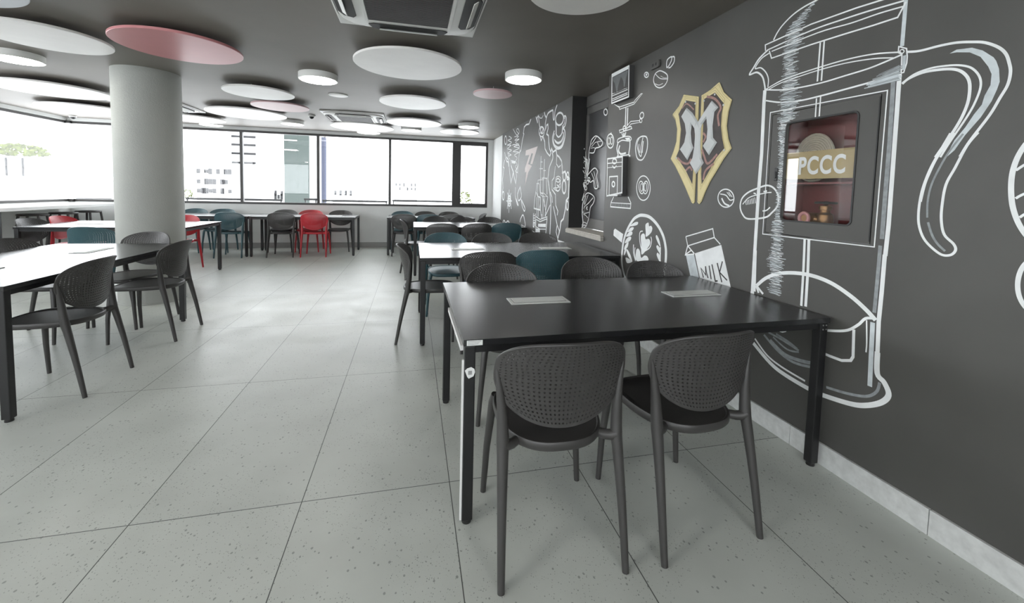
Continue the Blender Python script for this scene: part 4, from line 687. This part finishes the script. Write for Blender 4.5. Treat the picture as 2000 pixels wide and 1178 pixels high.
chair('dark', .06, 6.80, -90, 'dark chair seen side-on at the left end of the third table', GA)
facing('dark', -.155, 8.22, 1, 'leftmost dark chair on the near side of the far right table', GD)
facing('teal', .325, 8.25, 1, 'blue-green chair in the middle of the near side of the far right table', GD)
facing('dark', .80, 8.25, 1, 'rightmost dark chair on the near side of the far right table', GD)
facing('teal', -.20, 9.36, -1, 'teal chair by the window wall at the left of the far right table', GD)
facing('dark', .28, 9.36, -1, 'dark chair by the window wall in the middle of the far right table', GD)
facing('dark', .788, 9.36, -1, 'dark chair by the window wall at the right of the far right table', GD)
chair('dark', 1.31, 8.88, 90, 'dark chair seen side-on at the right end of the far right table', GD)
facing('dark', -2.31, 8.22, 1, 'dark chair beside the red one, back to us, at the far middle table', GD)
facing('red', -1.755, 8.22, 1, 'bright red chair with its back to us at the far middle table', GD)
facing('dark', -2.49, 9.36, -1, 'dark chair by the window wall at the left of the far middle table', GD)
facing('red', -2.01, 9.36, -1, 'red chair by the window wall behind the far middle table, facing us', GD)
facing('dark', -1.442, 9.36, -1, 'dark chair by the window wall at the right of the far middle table', GD)
facing('teal', -3.14, 8.22, 1, 'teal chair with its back to us at the far table right of the column', GD)
facing('teal', -4.08, 9.36, -1, 'teal chair by the window wall, the one nearest the column', GD)
facing('teal', -3.599, 9.36, -1, 'teal chair by the window wall behind the other teal chairs, facing us', GD)
chair('dark', -4.44, 6.415, -90, 'dark chair at the left end of the table behind the column, the nearer of two', GC_)
chair('red', -4.44, 6.895, -90, 'red chair beside the dark one at the left end of the table behind the column', GC_)
facing('red', -3.37, 7.38, -1, 'red chair half hidden by the right side of the column', GC_)
facing('teal', -3.31, 5.25, 1, 'teal chair with its back to us left of the column', GC_, -4)
chair('dark', -2.12, 3.155, 90, 'dark chair nearest us at the right side of the near left table', GB)
chair('dark', -2.10, 4.10, 90, 'dark chair behind the nearest one at the right side of the near left table', GB)
chair('dark', -2.50, 4.54, 166.8, 'dark chair at the far end of the near left table in front of the column', GB)
chair('dark', -2.965, 4.17, -90, 'dark chair at the left side of the near left table, cut by the frame', GB)

# ------------------------------------------------------------------ tables
TZ = .733
def table(name, label, x0, x1, y0, y1, flaps, axis='x', rz=0, trays=True, group='long black cafe tables'):
    cx, cy = (x0+x1)/2, (y0+y1)/2; hx, hy = (x1-x0)/2, (y1-y0)/2
    t = thing(name, label, 'table', (cx, cy, 0), math.radians(rz), group)
    box('tabletop', 'table', (-hx, hx, -hy, hy, TZ-.025, TZ), t, .0015)
    q = MB(); a = .014
    q.box(-hx+a, hx-a, -hy+a, -hy+a+.02, TZ-.055, TZ-.0252); q.box(-hx+a, hx-a, hy-a-.02, hy-a, TZ-.055, TZ-.0252)
    q.box(-hx+a, -hx+a+.02, -hy+a+.02, hy-a-.02, TZ-.055, TZ-.0252); q.box(hx-a-.02, hx-a, -hy+a+.02, hy-a-.02, TZ-.055, TZ-.0252)
    q.build('apron', 'table_edge', t)
    for sx in (-1, 1):
        for sy in (-1, 1):
            q = MB(); X = sx*(hx-.026); Y = sy*(hy-.026); q.box(X-.021, X+.021, Y-.021, Y+.021, .016, TZ-.0256)
            lg = q.build('leg', 'table_edge', t, bevel=.004)
            q = MB(); q.lathe([(.018, 0), (.019, .004), (.017, .017)], 16, (X, Y, 0)); q.build('foot', 'black', lg, smooth=True)
            if name == 'cafe_table_near':
                pass
    for (u, v) in flaps:
        fx, fy = (.155, .060) if axis == 'x' else (.060, .155)
        q = MB(); q.box(u-cx-fx, u-cx+fx, v-cy-fy, v-cy+fy, TZ, TZ+.004)
        f = q.build('power_flap', 'flap', t, bevel=.0015)
        q = MB(); lx, ly = (.135, .036) if axis == 'x' else (.036, .135)
        q.box(u-cx-lx-.003, u-cx+lx+.003, v-cy-ly-.003, v-cy+ly+.003, TZ+.0041, TZ+.0046); q.build('flap_gap', 'flap_gap', f)
        q = MB(); q.box(u-cx-lx, u-cx+lx, v-cy-ly, v-cy+ly, TZ+.0042, TZ+.0062); q.build('flap_lid', 'flap', f, bevel=.001)
        if trays:
            q = MB(); tx, ty = (.21, .07) if axis == 'x' else (.07, .21); q.box(u-cx-tx, u-cx+tx, v-cy-ty, v-cy+ty, TZ-.125, TZ-.0262); q.build('cable_tray', 'table_edge', t, bevel=.004)
    return t
tn = table('cafe_table', 'nearest black table beside the mural wall with two white power flaps', .187, 1.918, 1.528, 2.522, [(.635, 2.033), (1.553, 2.05)], rz=.4)
table('cafe_table', 'second black table from us along the mural wall', .065, 1.855, 3.45, 4.45, [(.52, 3.95), (1.40, 3.96)])
table('cafe_table', 'third black table from us along the mural wall, top bright with window light', .022, 1.763, 6.33, 7.33, [(.46, 6.84), (1.32, 6.84)])
table('cafe_table', 'far right table under the windows with a chair at its right end', -.475, 1.24, 8.38, 9.20, [(-.02, 8.73), (.78, 8.73)], trays=False)
table('cafe_table', 'near left black table cut by the left frame edge, top bright with window light', -3.045, -2.057, 2.69, 4.49, [(-2.55, 3.12), (-2.50, 4.03)], 'y')
table('cafe_table', 'left table partly hidden behind the round column', -4.55, -2.80, 6.10, 7.15, [(-4.1, 6.62), (-3.25, 6.62)], trays=False)
table('cafe_table', 'far middle table under the windows with two red chairs', -2.85, -1.06, 8.36, 9.22, [(-2.4, 8.76), (-1.5, 8.76)], trays=False, rz=.3)
table('cafe_table', 'far table under the windows with teal chairs, just right of the column', -4.66, -2.87, 8.36, 9.22, [(-4.2, 8.76), (-3.3, 8.76)], trays=False)
# details of the near table: asset sticker, barcode label, cable duct, bolts
hx, hy = .8655, .497
q = MB(); q.box(-hx+.012, -hx+.072, -hy-.0006, -hy, TZ-.0225, TZ-.003); st = q.build('sticker', 'sticker', tn); st['label'] = 'white asset sticker'
q = MB()
for i, w_ in enumerate((.050, .044, .040)): q.box(-hx+.016, -hx+.016+w_, -hy-.0009, -hy-.0006, TZ-.0075-i*.0052, TZ-.0062-i*.0052)
q.build('printed_line', 'ink', st)
q = MB(); pts = [(-.019, .012), (-.010, .020), (.005, .024), (.017, .016), (.020, .004), (.014, -.012), (-.004, -.020), (-.010, -.012)]
q.prism(pts, lambda u, v, h: (-hx+.026+u, -hy+.0048-h, .602+v), 0, .0008); st = q.build('sticker', 'sticker', tn)
q = MB()
for i in range(9): q.box(-hx+.020+i*.0016, -hx+.0208+i*.0016, -hy+.0034, -hy+.0040, .597, .612)
q.build('barcode', 'ink', st)
q = MB(); q.box(-hx-.004, -hx+.012, -hy+.06, hy-.40, TZ-.062, TZ-.042); q.box(-hx-.003, -hx+.0045, -hy+.010, -hy+.020, .02, TZ-.08); q.build('cable_duct', 'duct', tn)
q = MB()
for a, b in ((-.009, -.010), (.009, -.010), (-.009, -.030), (.009, -.030)): q.lathe([(.0035, -.0005), (.0035, .0012), (.002, .002)], 10, (hx-.026+a, -hy+.0045-.0012, TZ-.0256+b), 'y')
q.build('bolt', 'steel', tn)
q = MB(); q.tube(smooth_pts([(-hx+.40, -hy+.05, TZ-.05), (-hx+.42, -hy+.04, TZ-.062), (-hx+.50, -hy+.04, TZ-.066), (-hx+.56, -hy+.05, TZ-.05)], False, 5), .003, 8); q.build('cable', 'black', tn)

# ------------------------------------------------------------------ counter and bar stools by the left windows
t = thing('window_counter', 'long pale counter shelf under the left windows', 'counter', (0, 0, 0))
box('countertop', 'wall_white', (LX+.005, -5.40, 2.0, 9.40, .845, .895), t, .004)
box('support_panel', 'rail', (LX+.015, -5.42, 7.08, 7.11, 0, .845), t)
box('support_panel', 'rail', (LX+.015, -5.42, 2.02, 2.05, 0, .845), t)
def stool():
    t = thing('bar_stool', 'dark bar stool at the counter, leftmost of the three', 'stool', (0, 0, 0), 0, 'bar stools at the window counter')
    q = MB(); q.lathe([(.16, .745), (.17, .75), (.172, .767), (.165, .775)], 32); q.build('seat', 'chair_dark', t, smooth=True)
    for sx in (-1, 1):
        for sy in (-1, 1):
            q = MB(); q.tube([(sx*.17, sy*.17, 0), (sx*.11, sy*.11, .75)], [.013, .017], 10); q.build('leg', 'chair_dark', t, smooth=True)
    q = MB(); c = [(sx*.151, sy*.151, .22) for sx, sy in ((-1, -1), (1, -1), (1, 1), (-1, 1), (-1, -1))]; 
    for i in range(4): q.tube([c[i], c[i+1]], .009, 8)
    q.build('footrest', 'chair_dark', t, smooth=True); return t
s0 = stool(); s0.location = (-5.60, 7.85, 0); s0.rotation_euler = (0, 0, .2)
dup(s0, (-5.54, 8.34, 0), .1, 'dark bar stool at the counter, middle of the three')
dup(s0, (-5.53, 8.86, 0), -.1, 'dark bar stool at the counter, nearest the column')

# ------------------------------------------------------------------ ceiling: discs, lamps, cassettes
def disc(x, y, r, mt, label):
    t = thing('ceiling_disc', label, 'acoustic panel', (x, y, 0), 0, 'round felt discs under the ceiling')
    q = MB(); q.lathe([(r-.003, 2.398), (r, 2.401), (r, 2.416), (r-.003, 2.419)], 72); q.build('panel', mt, t, smooth=True)
    q = MB()
    for k in range(3): a = k*2*PI/3+.4; q.tube([(r*.5*math.cos(a), r*.5*math.sin(a), 2.418), (r*.5*math.cos(a), r*.5*math.sin(a), H)], .004, 8)
    q.build('hanger', 'steel', t, smooth=True)
for a in [(-2.70, 3.05, .46, 'disc_grey', 'cool grey disc in the top left corner of the view'), (-2.82, 4.14, .40, 'disc_white', 'pale grey disc left of the big rose red disc'),
    (-1.87, 4.07, .44, 'disc_red', 'big rose red disc in front of the column'), (-4.35, 6.45, .55, 'disc_white', 'large white disc left of the column top, at the frame edge'),
    (-4.95, 8.05, .60, 'disc_white', 'wide white disc partly behind the column on its left'), (-1.81, 5.72, .38, 'disc_white', 'white disc just right of the column, nearest us of that cluster'),
    (-1.82, 6.60, .365, 'disc_pink', 'pale rose disc overlapping two white discs right of the column'), (-2.53, 7.44, .55, 'disc_white', 'large white disc behind the pale rose disc'),
    (-3.66, 8.38, .45, 'disc_white', 'white disc touching the right edge of the column'), (-.04, 3.98, .475, 'disc_white', 'large white disc in the middle, nearest the air conditioner'),
    (0.0, 5.66, .42, 'disc_white', 'medium white disc behind the large middle one'), (.89, 4.83, .225, 'disc_pink', 'small pale rose disc beside the lit lamp'),
    (.90, 2.24, .30, 'disc_white', 'white disc cut by the top frame edge right of the air conditioner'), (.02, 7.34, .45, 'disc_white', 'white disc right of the far middle air conditioner'),
    (-.90, 8.24, .55, 'disc_white', 'large white disc behind the far middle air conditioner'), (.87, 8.13, .37, 'disc_white', 'white disc nearest the far right corner')]: disc(*a)
def lamp(x, y, r, mt, label):
    t = thing('ceiling_lamp', label, 'lamp', (x, y, 0), 0, 'round ceiling lamps')
    q = MB(); q.lathe([(r-.012, 2.404), (r-.003, 2.402), (r, 2.405), (r, H-.001)], 56); q.build('housing', 'lamp_body', t, smooth=True)
    q = MB(); q.lathe([(r-.016, 2.4025), (r-.018, 2.4005), (.001, 2.4000)], 56); q.build('diffuser', mt, t, smooth=True)
for a in [(-3.62, 4.98, .19, 'lamp_on', 'lit round lamp at the left frame edge'), (-.97, 4.83, .19, 'lamp_on', 'lit round lamp between the rose disc and the big middle white disc'),
    (1.07, 4.13, .185, 'lamp_on', 'lit round lamp nearest the mural wall'), (-2.11, 8.35, .19, 'lamp_unlit_glow', 'round lamp right of the pale rose disc, near the windows'),
    (-3.71, 9.12, .19, 'lamp_unlit_glow', 'round lamp nearest the column, near the windows'), (-.87, 9.0, .225, 'lamp_unlit_glow', 'round lamp below the large disc at the far windows'),
    (-.03, 8.28, .19, 'lamp_unlit_glow', 'small round lamp between two far white discs'), (.96, 7.46, .185, 'lamp_unlit_glow', 'round lamp above the far right disc')]: lamp(*a)
for x, y, w_ in ((-.9, .9, 'above the open floor'), (-3.6, .6, 'by the left windows'), (1.0, -.9, 'near the mural wall'), (-1.6, -2.0, 'in the middle near the back windows'), (-4.6, -1.6, 'in the back left corner')): lamp(x, y, .19, 'lamp_on', 'added fill lamp out of view, ' + w_)  # unseen lamps added to brighten the near floor

def ac(x, y, label):
    t = thing('air_conditioner', label, 'air conditioner', (x, y, 0), 0, 'ceiling cassette air conditioners'); Z = H
    q = MB(); q.box(-.47, .47, -.47, .47, Z-.022, Z-.0005); q.build('panel', 'ac', t, bevel=.006)
    def rr(w, z, r=.16, n=8):
        return [(a, b, z) for a, b in rrect(-w, w, -w, w, r, n)]
    ro = rings_mesh([rr(.452, Z-.022, .20), rr(.447, Z-.032, .20), rr(.435, Z-.036, .19), rr(.30, Z-.044, .06)], True, True); ro.build('bezel', 'ac', t, smooth=True)
    rings_mesh([rr(.457, Z-.0225, .205), rr(.457, Z-.0235, .205)], True, True).build('bezel_gap', 'ac_dark', t)
    q = MB(); q.box(-.262, .262, -.262, .262, Z-.050, Z-.044); g = q.build('grille', 'ac_dark', t, bevel=.002)
    q = MB()
    for k in range(34): v = -.252+k*.01525; q.box(-.258, .258, v-.0035, v+.0035, Z-.0545, Z-.0502)
    q.build('slat', 'ac_grille', g)
    q = MB()
    for sx in (-1, 1): q.box(sx*.275-.012, sx*.275+.012, -.287, .287, Z-.052, Z-.044); q.box(-.263, .263, sx*.275-.012, sx*.275+.012, Z-.052, Z-.044)
    q.build('grille_frame', 'ac', g, bevel=.002)
    for k in range(4):
        R = Matrix.Rotation(k*PI/2, 4, 'Z'); q = MB()
        prof = [(-.27, .356), (-.235, .335), (.235, .335), (.27, .356), (.245, .412), (.18, .440), (-.18, .440), (-.245, .412)]
        q.prism(prof, lambda u, v, h: R @ Vector((u, v, h)), Z-.0475, Z-.030); q.build('air_outlet', 'ac_dark', t)
        q = MB(); T = R @ Matrix.Translation((0, .402, Z-.054)) @ Matrix.Rotation(.6, 4, 'X'); q.box(-.20, .20, -.020, .020, -.002, .002, T); q.build('louvre', 'ac', t, bevel=.001)
    return t
ac(-.035, 2.77, 'ceiling cassette air conditioner nearest us at the top of the view')
ac(-.92, 7.43, 'far ceiling cassette air conditioner in the middle of the room')
ac(-3.76, 7.43, 'ceiling cassette air conditioner partly hidden by the column')
t = thing('ceiling_speaker', 'flat round white ceiling speaker beside the white discs', 'speaker', (-.93, 5.80, 0))
q = MB(); q.lathe([(.118, H-.001), (.118, H-.008), (.10, H-.012)], 40); q.build('rim', 'lamp_body', t, smooth=True)
q = MB(); q.lathe([(.098, H-.0125), (.02, H-.016)], 32); q.build('mesh_cover', 'disc_white', t, smooth=True)
def cam_dome(x, y, label):
    t = thing('security_camera', label, 'camera', (x, y, 0))
    q = MB(); q.lathe([(.055, H-.0005), (.055, H-.02), (.045, H-.03)], 24); q.build('mount', 'lamp_body', t, smooth=True)
    q = MB(); q.lathe([(.038, H-.0302), (.036, H-.045), (.024, H-.06), (.008, H-.066)], 20); q.build('dome', 'black', t, smooth=True)
cam_dome(-1.62, 7.55, 'small dome camera on the ceiling left of the far air conditioner'); cam_dome(-5.98, 9.30, 'small dome camera on the ceiling above the far left window corner')

# ------------------------------------------------------------------ outside
def at(px, py, Y):
    d = r_*((px-CCX)/CF) - u_*((py-CCY)/CF) + f_; t = Y/d.y; return Vector((d.x*t, Y, CH+d.z*t))
def block(name, mt, px0, px1, py0, Y, depth, label, rows=(), cols=0, wh=.5, ww=.6, base=-14, cat='building', wm='bld_win', rnd=0, grp='buildings outside the windows'):
    a = at(px0, py0, Y); b = at(px1, py0, Y); t = thing(name, label, cat, ((a.x+b.x)/2, Y, 0), 0, grp)
    w = (b.x-a.x)/2; q = MB(); q.box(-w, w, 0, depth, base, (a.z+b.z)/2); q.build('facade', mt, t, bevel=0)
    for ry in rows:
        z = at((px0+px1)/2, ry, Y).z; step = 2*w/max(1, cols)
        q = MB()
        for c in range(cols):
            if rnd and random.random() < rnd: continue
            x = -w+step*(c+.5); hh = wh/2*(random.uniform(.6, 1.1) if rnd else 1); q.box(x-step*ww/2, x+step*ww/2, -.06, .02, z-hh, z+hh)
        if q.v: q.build('window_row', wm, t)
    return t
random.seed(9)
block('apartment_block', 'bld_white', 383, 452, 318, 95, 14, 'pale apartment block with three dark window rows outside, right of the column', (335, 355, 373), 9, 1.05, .93, rnd=.15)
block('apartment_block', 'bld_white', 450, 500, 240, 110, 12, 'tall pale block with balcony lines outside, at the first mullion', (267, 283, 300, 318, 335), 1, .45, .95)
block('glass_tower', 'bld_grey', 553.5, 581, 200, 48, 5, 'slim grey-green tower outside the second window', (274, 293), 1, .12, .9, wm='bld_white')
block('office_tower', 'bld_white', 585, 607, 200, 60, 8, 'white tower with a single column of small windows outside', (265, 279, 295, 312, 328, 345, 362, 379), 1, .8, .22)
block('office_tower', 'bld_pink', 607.5, 617, 200, 72, 8, 'narrow pinkish tower outside beside the second mullion')
block('office_tower', 'bld_blue', 627.5, 634, 268, 62, 1.2, 'narrow blue-grey tower outside just right of the mullion')
block('town_houses', 'bld_white', 480, 553, 372, 140, 20, 'row of low houses outside below the towers', (377, 384), 12, 1.5, .8, rnd=.2)
block('town_houses', 'bld_white', 650, 700, 360, 150, 15, 'low white house outside the third window', (377,), 5, 2.2, .4, rnd=.4)
block('town_houses', 'bld_white', 770, 815, 350, 150, 15, 'low white house outside the fourth window', (361, 369), 6, 1.3, .4, rnd=.6)
block('apartment_block', 'bld_white', -5, 60, 305, 70, 12, 'pale block with a roof garden outside the left windows', (318, 334), 2, 1.3, .12)
block('apartment_block', 'bld_white', 90, 200, 350, 90, 12, 'low pale block outside left of the column', (364,), 6, 2.0, .2, rnd=.4)
def bush(name, px, py, Y, rx, rz, label, n=260):
    c = at(px, py, Y); q = MB()
    for i in range(n):
        a = random.uniform(0, 2*PI); b = random.uniform(-.6, 1); r = math.sqrt(max(0, 1-b*b))*random.uniform(.5, 1)
        p = Vector((c.x+rx*r*math.cos(a), Y+rx*.5*r*math.sin(a), c.z+rz*b)); s_ = random.uniform(.15, .3)*min(rx, 3)*.5
        u = Vector((random.uniform(-1, 1), random.uniform(-1, 1), random.uniform(-1, 1))).normalized(); v = u.orthogonal().normalized()
        q.add([p-u*s_, p+v*s_*.6, p+u*s_, p-v*s_*.6], [(0, 1, 2, 3)])
    tag(q.build(name, 'leaf'), label, 'tree', 'greenery outside the windows')
bush('roof_garden', 35, 296, 70, 3.4, .9, 'green roof garden on the pale block outside the left windows')
bush('tree', 907, 391, 60, 1.3, 1.2, 'small green tree outside the rightmost window')
bush('tree', 366, 381, 70, 1.0, .8, 'small green tree outside beside the column')
for x0, x1, lab in ((363, 552, 'dark horizontal rail outside the windows right of the column'), (594, 620, 'short dark rail outside left of the second mullion'), (630, 757, 'dark horizontal rail outside the third window'), (766, 886, 'dark horizontal rail outside the fourth window'), (150, 218, 'dark horizontal rail outside left of the column')):
    a = at(x0, 389.5 if x0 < 600 else 393+.0*x0, 10.4); b = at(x1, 389.5 if x0 < 600 else 393, 10.4); z = (a.z+b.z)/2
    t = thing('balcony_rail', lab, 'railing', ((a.x+b.x)/2, 10.4, 0), 0, 'rails outside the windows'); w = (b.x-a.x)/2
    q = MB(); q.box(-w, w, -.02, .02, z-.022, z+.022); q.build('top_rail', 'rail', t)
    for sx in (-w+.03, w-.03): q = MB(); q.box(sx-.012, sx+.012, -.012, .012, .55, z-.022); q.build('post', 'rail', t)
struct(box('ledge_outside', 'wall_white', (LX-1.2, 3.0, FY+.22, 11.2, -.2, .55)))
